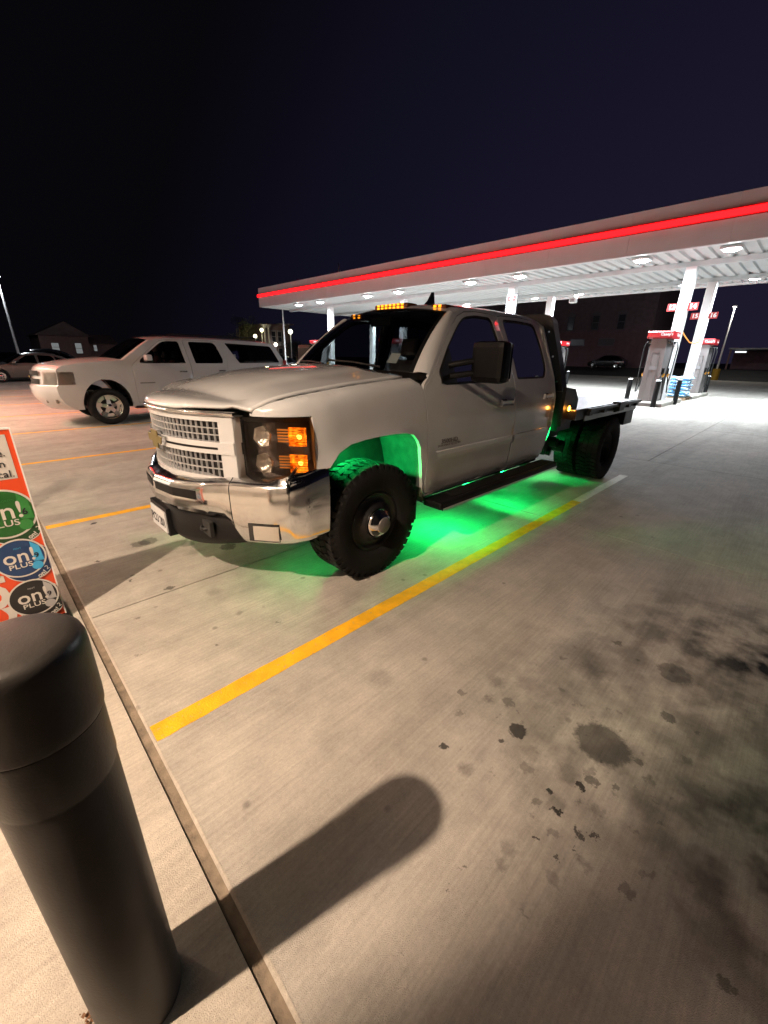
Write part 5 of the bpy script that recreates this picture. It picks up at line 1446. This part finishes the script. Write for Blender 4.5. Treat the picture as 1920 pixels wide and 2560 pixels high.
cartab = ([.2, .4, .6, .8, .92, 1.0, 1.4, 1.55], [.92, .965, .99, 1.0, .985, .94, .72, .62])
M_['silver'] = mat('silver_brown_paint', (.20, .18, .165), .3, .6, coat=.8)
M_['darkpaint'] = mat('dark_blue_black_paint', (.010, .011, .015), .2, coat=1)
wag = dict(W=.90, ytab=cartab, zb=.18, paint=M_['silver'], glass=M_['dark'], wsglass=M_['dark'], lens=M_['lens'], bucket=M_['bucket'], amber=M_['red'],
    arches=[(.86, .32, .37, .38), (3.56, .32, .37, .38)],
    prof=[(.42, .18, -.30, 0), (.32, .32, -.32, 0), (.28, .55, -.32, 0), (.32, .62, -.3, 0), (.40, .72, -.26, .01), (.62, .80, -.15, .05), (1.1, .90, -.1, .08), (1.28, .94, -.14, .07), (1.6, 1.16, -.12, .06), (1.98, 1.39, -.1, .05), (2.2, 1.44, 0, .06), (2.9, 1.46, 0, .07), (3.4, 1.40, 0, .06), (3.75, 1.28, 0, .05), (4.12, 1.04, .05, .03), (4.28, .98, .06, .02), (4.36, .80, .08, 0), (4.42, .55, .1, 0), (4.36, .25, .08, 0)],
    doors=[dict(o=rounded([(1.36, .25), (1.38, .90), (2.05, 1.40), (2.52, 1.425), (2.56, .9), (2.54, .25)], [.05, .05, .1, .03, .05, .03], 3), w=[rounded([(1.52, .97), (2.08, 1.35), (2.46, 1.38), (2.50, .97)], [.02, .08, .04, .03], 3)], h=(2.40, .86)),
           dict(o=rounded([(2.56, .25), (2.58, .9), (2.54, 1.425), (3.25, 1.39), (3.45, .95), (3.25, .72), (3.18, .25)], [.03, .05, .03, .1, .1, .1, .03], 3), w=[rounded([(2.60, .97), (2.57, 1.38), (3.20, 1.345), (3.36, 1.0), (3.3, .97)], [.03, .04, .1, .05, .03], 3)], h=(3.28, .87))],
    wins=[rounded([(3.42, .99), (3.30, 1.33), (3.66, 1.20), (3.86, 1.03)], .04, 3)],
    mirror=(1.52, .95), face=(3, 4), hl=(.55, .62, .60, .72),
    skin=[('front_bumper', 0, 3, 'p'), ('front_panel', 3, 5, 'p'), ('hood', 5, 7, 'p'), ('windscreen', 7, 9, 'glass'), ('roof', 9, 12, 'p'), ('rear_window', 12, 14, 'glass'), ('tailgate', 14, 18, 'p')],
    frontbits=[('grille', -.45, .45, .60, .68, M_['black'], .004)],
    seats=[(2.35, 2), (3.2, 2)], sz=.55, dash=1.45, wr=.32, tw=.21, rim=M_['chrome2'], spk=.8)
WT, _, _ = make_car('parked_car', 'silver brown hatchback seen side on at the left edge beyond the SUV', 'car', (.40, 27.9, 0), 0, wag, 'parked cars in the distance')
drk = dict(wag); drk['paint'] = M_['darkpaint']
DT, _, _ = make_car('parked_car', 'dark car parked in the shadow before the dark building behind the pumps', 'car', (57.6, 18.3, .78), -PI / 2, drk, 'parked cars in the distance')
# tall dark SUV behind the hatchback
o = copy_tree(DT); o.name = 'parked_car'; o.location = (1.2, 31.5, 0); o.rotation_euler = (0, 0, 0); o.scale = (1.0, 1.0, 1.14)
o['label'] = 'taller dark car just behind the silver brown hatchback, only its roof showing'
o = copy_tree(DT); o.name = 'parked_car'; o.location = (20.3, 36.0, 0); o.rotation_euler = (0, 0, -.5)
o['label'] = 'dark car with bright reflections between the SUV tail and the truck windscreen'

# ================================================================ BOLLARDS
def bollard():
    t = thing('bollard', 'x', 'bollard')
    b = MB(); b.lathe([(.095, 0), (.095, .812), (.0936, .820), (.0936, .826), (.0970, .836), (.0975, .955)], n=64); b.build('sleeve', M_['bollard'], t)
    c = MB(); c.lathe([(.0985, .958), (.1005, .963), (.1015, .985), (.1015, 1.088), (.1005, 1.106), (.0970, 1.119), (.089, 1.127), (.078, 1.131), (.04, 1.134), (0, 1.1345)], n=64); c.build('cap', M_['bollard'], t)
    return t
b0 = bollard(); b0.location = (-.265, -2.235, 0); b0['label'] = 'charcoal bollard with domed cap in the near left foreground'; b0['group'] = 'charcoal bollards along the walkway'
for y, l_ in ((2.10, 'charcoal bollard behind the poster stand on the walkway edge'), (6.4, 'charcoal bollard on the walkway edge farthest from the viewer')):
    o = copy_tree(b0); o.location = (-.36, y, 0); o['label'] = l_
# dry leaves and grit at the foot of the bollard
random.seed(9); lf_ = MB()
for k in range(60):
    a = random.uniform(2.4, 4.6); r = .093 + abs(random.gauss(0, .014)); z = random.uniform(.0, .012); s_ = random.uniform(.002, .008)
    x = -.275 + r * math.cos(a); y = -2.225 + r * math.sin(a); q = random.uniform(0, PI)
    lf_.add([(x + s_ * math.cos(q + j * PI / 2), y + s_ * math.sin(q + j * PI / 2), z + random.uniform(0, .006)) for j in range(4)], [(0, 1, 2, 3)])
tag(lf_.build('leaf_litter', mat('leaf_litter', (.14, .07, .035), .9)), 'brown grit and leaf scraps gathered at the foot of the near bollard', 'litter', kind='stuff')

# ================================================================ POSTER STAND
M_['orange'] = mat('poster_orange_red', (.70, .075, .02), .4)
M_['poster'] = mat('poster_white', (.62, .60, .57), .4)
def flat(c): return mat('print_%02d' % len(bpy.data.materials), c, .4)
PY = -.10
ps = thing('poster_stand', 'orange red poster stand with green, blue and black round cans, behind the near bollard', 'sign', (-.43, PY, 0))
off = Vector((-.43, PY, 0))
def pbox(nm, x0, x1, z0, z1, y0, y1, m, par=ps, bev=0):
    return MB().box((x0 + .43, y0, z0), (x1 + .43, y1, z1), bev=bev).build(nm, m, par)
pbox('board', -.785, -.105, .035, 1.19, 0.0, .022, M_['orange'])
pbox('frame_edge', -.795, -.785, .03, 1.195, -.004, .026, M_['canopy']); pbox('frame_edge', -.105, -.098, .03, 1.195, -.004, .026, M_['canopy']); pbox('frame_edge', -.785, -.105, 1.19, 1.198, -.004, .026, M_['canopy'])
pbox('stand_base', -.80, -.09, .0, .033, -.16, .24, M_['black'], bev=.008)
wbx = pbox('warning_box', -.76, -.128, .925, 1.165, -.0015, -.0002, M_['poster'])
def ptext(body, x, z, size, m, bold=0, al='RIGHT', sx=1, par=ps, y=-.0035, rot=0):
    Mx = face_my((x + .43, y, z)) @ Matrix.Rotation(rot, 4, 'Z')
    return text('lettering', body, size, m, par, Mx, bold=bold, ext=.0006, align=al, sx=sx)
ptext('WARNING: This', -.20, 1.125, .056, M_['ink'], par=wbx)
ptext('product contains nicotine.', -.150, 1.068, .056, M_['ink'], par=wbx, sx=.93)
ptext('Nicotine is an', -.162, 1.010, .056, M_['ink'], par=wbx)
ptext('addictive chemical.', -.136, .953, .056, M_['ink'], par=wbx)
def disc(nm, cx_, cz_, r, y, m, par, clip=-.106, n=40):
    vs = [(cx_, cz_)] + [(min(clip, cx_ + r * math.cos(2 * PI * k / n)), cz_ + r * math.sin(2 * PI * k / n)) for k in range(n)]
    return rawmesh(nm, [(a + .43, y, b) for a, b in vs], [(0, k + 1, (k + 1) % n + 1) for k in range(n)], m, par)
wp = M_['poster']
yl = [-.0018]
def can_(cx_, cz_, r, dark, mid, lt, num):
    # the tilted second can peeking out below right
    y = yl[0]
    d2 = disc('can_side', cx_ + .22 * r, cz_ - .30 * r, r * .98, y, flat(dark), ps)
    disc('can_side_ring', cx_ + .22 * r, cz_ - .30 * r, r * 1.02, y + .0003, wp, ps)
    ptext('on!', cx_ + .78 * r, cz_ - .98 * r, .035, wp, bold=.001, par=ps, y=y - .0006, rot=.5)
    ptext('2', cx_ + .93 * r, cz_ - .78 * r, .035, wp, par=ps, y=y - .0006, rot=.4)
    rim_ = disc('can_rim', cx_, cz_, r, y - .0012, wp, ps)
    c = disc('can_lid', cx_, cz_, r * .925, y - .0018, flat(mid), ps)
    # band on the right with the strength figure
    bx = [(cx_ + .45 * r, cz_ - .30 * r), (cx_ + .86 * r, cz_ - .34 * r), (cx_ + .80 * r, cz_ + .45 * r), (cx_ + .50 * r, cz_ + .76 * r)]
    rawmesh('strength_band', [(min(a, -.1065) + .43, y - .0024, b) for a, b in bx], [(0, 1, 2, 3)], flat(lt), c)
    disc('flavour_dot', cx_ + .55 * r, cz_ - .55 * r, r * .22, y - .0024, flat(lt), c)
    ptext('on!', cx_ - .02 * r, cz_ + .08 * r, r * .95, wp, bold=.0012, al='CENTER', par=c, y=y - .0030)
    ptext('PLUS', cx_ - .06 * r, cz_ - .40 * r, r * .34, wp, bold=.0004, al='CENTER', par=c, y=y - .0030, sx=1.25)
    ptext(num, min(cx_ + .62 * r, -.125), cz_ - .02 * r, r * .36, M_['ink'], bold=.001, al='CENTER', par=c, y=y - .0032)
    ptext('WINTERGREEN' if num == '6' else 'MINT', cx_ + .0 * r, cz_ + .52 * r, r * .12, flat(lt), al='CENTER', par=c, y=y - .0030)
    yl[0] -= .0045
can_(-.232, .735, .142, (.01, .05, .015), (.015, .11, .02), (.035, .22, .05), '6')
can_(-.225, .465, .118, (.008, .03, .10), (.012, .045, .14), (.05, .38, .72), '9')
can_(-.222, .205, .118, (.015, .015, .016), (.014, .014, .016), (.40, .40, .42), '9')
ptext('COMFORT', -.385, .05, .19, wp, bold=.010, al='LEFT', y=-.0022, rot=PI / 2)

# ================================================================ BACKGROUND
M_['hwall'] = mat('dim_siding', (.20, .12, .11), .9, var=.2)
M_['hroof'] = mat('dim_shingle', (.13, .09, .085), .9, bump=.4, bscale=4, var=.2, vscale=2)
M_['dimlit'] = emit('dim_lit_window', (.75, .80, .80), .22)
M_['stone'] = mat('pale_stone', (.32, .29, .30), .8, var=.1)
M_['dwall'] = mat('dark_brick_wall', (.14, .09, .11), .9, var=.2, vscale=2)
def windw(par, a, b, fr=.06, m_in=None, frame=None, axis='y', mull=True):
    """window as frame part with pane sub-part; a,b opposite corners, thin along axis"""
    f = MB()
    if axis == 'y':
        x0, y0, z0 = a; x1, y1, z1 = b
        f.box((x0, y0, z0), (x0 + fr, y1, z1)).box((x1 - fr, y0, z0), (x1, y1, z1)).box((x0 + fr, y0, z0), (x1 - fr, y1, z0 + fr)).box((x0 + fr, y0, z1 - fr), (x1 - fr, y1, z1))
        if mull: f.box((x0 + fr, y0, (z0 + z1) / 2 - fr / 3), (x1 - fr, y1, (z0 + z1) / 2 + fr / 3))
        o = f.build('window_frame', frame, par)
        MB().box((x0 + fr, y1 - .02, z0 + fr), (x1 - fr, y1 - .005, z1 - fr)).build('pane', m_in, o)
    else:
        x0, y0, z0 = a; x1, y1, z1 = b
        f.box((x0, y0, z0), (x1, y0 + fr, z1)).box((x0, y1 - fr, z0), (x1, y1, z1)).box((x0, y0 + fr, z0), (x1, y1 - fr, z0 + fr)).box((x0, y0 + fr, z1 - fr), (x1, y1 - fr, z1))
        if mull: f.box((x0, y0 + fr, (z0 + z1) / 2 - fr / 3), (x1, y1 - fr, (z0 + z1) / 2 + fr / 3))
        o = f.build('window_frame', frame, par)
        MB().box((x1 - .02, y0 + fr, z0 + fr), (x1 - .005, y1 - fr, z1 - fr)).build('pane', m_in, o)
    return o
hs = thing('house', 'dim gabled house with three pale windows, far left behind the SUV', 'house', (7.0, 60, 0))
MB().box((0, 0, 0), (4.7, 8, 3.35)).build('wall', M_['hwall'], hs)
MB().box((4.7, .8, 0), (7.8, 7, 2.6)).build('wall', M_['hwall'], hs)
rp = MB(); rp.prism([(-.3, 3.3), (5.0, 3.3), (2.65, 4.85)], lambda a, b: (a, -.25, b), lambda a, b: (a, 8.2, b)); rp.build('roof', M_['hroof'], hs)
rp = MB(); rp.prism([(.55, 2.55), (7.2, 2.55), (3.9, 3.7)], lambda a, b: (4.7, a, b), lambda a, b: (8.0, a, b)); rp.build('roof', M_['hroof'], hs)
windw(hs, (.95, -.08, 1.55), (1.75, -.002, 2.55), m_in=M_['dimlit'], frame=M_['hwall'])
windw(hs, (3.2, -.08, 1.35), (3.95, -.002, 2.6), m_in=M_['dimlit'], frame=M_['hwall'])
windw(hs, (5.2, .72, 1.65), (5.65, .798, 2.45), m_in=M_['dimlit'], frame=M_['hwall'])

bb = thing('brick_building', 'two storey brick building with paired white columns and sash windows, left of the canopy', 'building', (35.0, 60, 0))
M_['brk'] = mat('dim_brown_brick', (.26, .18, .17), .9, bump=.3, bscale=20, var=.15)
M_['paneb'] = mat('dark_pane', (.03, .03, .04), .15)
MB().box((.6, .0, 0), (4.95, 9, 6.1)).build('wall', M_['brk'], bb)
MB().box((3.0, -.35, 6.22), (5.6, .9, 6.38)).build('cornice', M_['stone'], bb)
MB().box((.6, -.1, 6.1), (5.0, 9, 6.22)).build('cornice', M_['brk'], bb)
MB().box((4.0, -.06, 5.45), (4.8, -.002, 5.8)).build('stone_panel', M_['stone'], bb)
for x in (.15, .85):
    MB().cyl((x, -.45, 0), (x, -.45, 5.6), .17, .14, n=16).build('column', M_['stone'], bb)
    MB().box((x - .24, -.69, 5.6), (x + .24, -.21, 5.85)).build('column_cap', M_['stone'], bb)
MB().box((-.2, -.75, 5.85), (1.2, .0, 6.05)).build('entablature', M_['stone'], bb)
for x in (1.5, 2.6): 
    w_ = windw(bb, (x, -.07, 3.55), (x + .85, -.002, 5.2), .09, M_['paneb'], M_['stone'])
    MB().box((x - .05, -.12, 5.2), (x + .9, -.002, 5.32)).build('lintel', M_['stone'], w_)
for x in (1.6,): windw(bb, (x + 1.0, -.07, .9), (x + 1.9, -.002, 2.7), .09, M_['paneb'], M_['stone'])
pd = MB(); pd.prism([(2.0, 3.0), (4.2, 3.0), (4.1, 3.25), (3.1, 3.5), (2.1, 3.25)], lambda a, b: (a, -.5, b), lambda a, b: (a, -.002, b)); pd.build('door_canopy', M_['stone'], bb)

db_ = thing('dark_building', 'tall dark brick building with arched upper windows behind the fuel pumps', 'building', (60, 12.5, .9))
MB().box((0, 0, -.1), (14, 28, 9.4)).build('wall', M_['dwall'], db_)
for y in (9.4, 6.2, 3.1):
    w_ = windw(db_, (-.08, y, 4.4), (-.002, y + .95, 6.2), .10, M_['paneb'], mat('dim_frame', (.10, .085, .11), .8), 'x')
    ar = MB(); ar.prism([(y - .08, 6.2), (y + 1.03, 6.2), (y + 1.03, 6.4), (y + .475, 6.65), (y - .08, 6.4)], lambda a, b: (-.14, a, b), lambda a, b: (-.002, a, b)); ar.build('window_hood', mat('dim_frame2', (.12, .10, .13), .8), w_)
for y in (3.9, 7.6): windw(db_, (-.08, y, 2.5), (-.002, y + 2.0, 3.4), .08, M_['dimlit'] if 0 else mat('dull_pane', (.08, .08, .10), .2), mat('dim_frame3', (.14, .12, .16), .8), 'x', mull=False)
MB().box((-.3, -.2, 9.3), (14, 28.2, 9.6)).build('cornice', M_['dwall'], db_)
cp = thing('carport', 'low dim shelter with a pale roof edge and a small white light at far right', 'carport', (64, 1.0, .9))
MB().box((-.0, -4, 2.2), (5, 4.2, 2.35)).build('roof', mat('pale_edge', (.35, .35, .36), .7), cp)
for y in (-3.8, 0, 4): MB().box((.1, y - .08, 0), (.25, y + .08, 2.2)).build('post', M_['hwall'], cp)
MB().box((4.8, -4, 0), (5, 4.2, 2.2)).build('wall', M_['dwall'], cp)
MB().box((.3, 2.6, 1.85), (.6, 3.6, 2.0), bev=.03).build('lamp', emit('shelter_lamp', (.95, 1, 1), 1.6), cp)
# lamp posts
def street_lamp(loc, h, head, label, base=None, r=.09, power=0, col=(1, .95, .85), es=20):
    t = thing('street_lamp', label, 'street lamp', loc, 0, 'lamp posts round the station')
    MB().cyl((0, 0, 0), (0, 0, h), r, r * .65, n=12).build('post', M_['canopy'], t)
    if base: MB().cyl((0, 0, -.05), (0, 0, 1.05), .32, n=20).build('painted_base', base, t)
    if head == 'globe':
        gm = MB(); gm.lathe([(.001, -.0), (.15, .04), (.24, .16), (.27, .28), (.24, .40), (.15, .52), (.0, .55)], c=(0, 0, h), n=16); gm.build('globe', emit('globe_light', col, es), t)
    else:
        MB().box((-.35, -.16, h), (.25, .16, h + .12), bev=.03).build('lamp_head', M_['black'], t)
        MB().box((-.3, -.12, h - .015), (.2, .12, h - .002)).build('lens', emit('lamp_face', col, es), t)
    if power:
        pl_ = bpy.data.lights.new('street_light', 'POINT'); pl_.energy = power * (1 if head == 'globe' else .5); pl_.color = col; pl_.shadow_soft_size = .3
        po = link(bpy.data.objects.new('street_light', pl_), t); po.location = (-.4, -.5, h + (.3 if head == 'globe' else -.3))
    return t
M_['ybase'] = mat('yellow_base_paint', (.55, .32, .03), .7, var=.15)
street_lamp((53.6, 4.35, .0), 6.6, 'box', 'light pole on a yellow concrete base beyond the pumps at far right', M_['ybase'], power=900)
street_lamp((3.75, 46, 0), 7.2, 'box', 'white light pole behind the parked cars at the left edge', r=.10, power=1200, col=(.85, .93, 1))
street_lamp((34.35, 59.0, 0), 4.9, 'globe', 'globe street lamp nearest the paired white columns', col=(1, .95, .55), es=5, r=.06, power=110)
street_lamp((32.9, 58.5, 0), 3.95, 'globe', 'globe street lamp low in front of the lit trees', col=(1, .95, .65), es=5, r=.06)
street_lamp((36.6, 59.0, 0), 2.9, 'globe', 'small white globe lamp over the SUV roof corner', col=(1, .97, .85), es=7, r=.05)
street_lamp((30.5, 45, 0), 4.1, 'globe', 'globe lamp right of the brick building, below the canopy end', col=(.95, 1, .7), es=6, r=.06, power=40)
street_lamp((20.4, 30.2, 0), 6.0, 'box', 'slim white pole rising at the far end of the canopy', r=.075, col=(.9, .96, 1), es=8)
# mast beyond the canopy
ms = MB(); ms.cyl((0, 0, 0), (0, 0, 1.2), .02, n=6); ms.tube([(0, 0, 1.15), (.0, -.25, .55), (0, -.45, .1)], .012, 5)
o = ms.build('roof_antenna', M_['pumpd']); o.location = (19.6, 21.6, 6.25); tag(o, 'thin grey antenna standing on the canopy roof', 'antenna')

# trees
def tree(loc, h, w, label, seed, col):
    random.seed(seed)
    t = thing('tree', label, 'tree', loc, 0, 'trees by the brick building')
    tr = MB(); tr.tube([(0, 0, 0), (.05, 0, h * .3), (.0, .1, h * .6), (.1, 0, h * .85)], [.14, .11, .07, .03], 8)
    for k in range(7):
        a = random.uniform(0, 2 * PI); z = h * random.uniform(.35, .7)
        tr.tube([(0, 0, z), (w * .3 * math.cos(a), w * .3 * math.sin(a), z + h * .12), (w * .45 * math.cos(a), w * .45 * math.sin(a), z + h * .25)], [.05, .03, .012], 5)
    tr.build('trunk', M_['wood'], t)
    cl = [(random.gauss(0, w * .25), random.gauss(0, w * .25), h * random.uniform(.45, .95), random.uniform(.18, .34) * w) for _ in range(16)]
    vs = []; fs = []
    for k in range(2600):
        c = random.choice(cl); d = Vector((random.gauss(0, 1), random.gauss(0, 1), random.gauss(0, 1))).normalized() * c[3] * random.uniform(.5, 1.05)
        p = Vector(c[:3]) + d; s_ = random.uniform(.05, .11); a = Vector((random.gauss(0, 1), random.gauss(0, 1), random.gauss(0, 1))).normalized(); b_ = a.orthogonal().normalized()
        n0 = len(vs); vs += [p - a * s_, p + b_ * s_ * .5, p + a * s_, p - b_ * s_ * .5]; fs.append((n0, n0 + 1, n0 + 2, n0 + 3))
    rawmesh('crown', vs, fs, mat('leaves_%d' % seed, col, .8, var=.3, vscale=1.5), t)
    return t
tree((31.6, 61, 0), 6.2, 3.4, 'tree lit from below behind the globe lamps, left of the brick building', 21, (.08, .085, .03))
tree((34.0, 63, 0), 7.2, 3.0, 'tall dim tree touching the paired white columns', 22, (.07, .07, .04))
tree((34.5, 50, 0), 3.4, 2.8, 'small round tree right of the brick building', 23, (.05, .055, .04))

# seated driver inside the SUV
pv = [(0, 0, 0), (0, 0, .28), (0, 0, .46), (0, 0, .56), (-.02, 0, .68), (0, -.19, .44), (-.06, -.25, .22), (-.28, -.20, .22), (0, .19, .44), (-.06, .25, .22), (-.28, .20, .22), (-.25, -.1, .0), (-.45, -.1, -.05), (-.25, .1, .0), (-.45, .1, -.05), (-.03, 0, .76)]
pe = [(0, 1), (1, 2), (2, 3), (3, 4), (2, 5), (5, 6), (6, 7), (2, 8), (8, 9), (9, 10), (0, 11), (11, 12), (0, 13), (13, 14), (4, 15)]
prr = [.15, .16, .14, .06, .095, .075, .05, .035, .075, .05, .035, .09, .07, .09, .07, .07]
me = bpy.data.meshes.new('body'); me.from_pydata(pv, pe, [])
M_['skin'] = mat('skin', (.35, .2, .15), .6); me.materials.append(mat('dark_jacket', (.05, .045, .05), .9)); 
bo_d = bpy.data.objects.new('body', me)
pt = thing('person', 'person in dark clothing sitting in the driver seat of the white SUV', 'person', (3.45, 8.85, .98))
link(bo_d, pt)
sk = bo_d.modifiers.new('s', 'SKIN')
for i, v in enumerate(me.skin_vertices[0].data if me.skin_vertices else []): v.radius = (prr[i], prr[i] * .85)
if not me.skin_vertices:
    pass
sb = bo_d.modifiers.new('d', 'SUBSURF'); sb.levels = 1; sb.render_levels = 1
hd = MB(); hd.lathe([(0, -.12), (.055, -.11), (.078, -.05), (.088, .02), (.082, .08), (.05, .118), (0, .128)], c=(-.03, 0, .74), n=16); hd.box((-.135, -.012, .715), (-.10, .012, .75), bev=.006); hd.build('head', M_['skin'], pt)
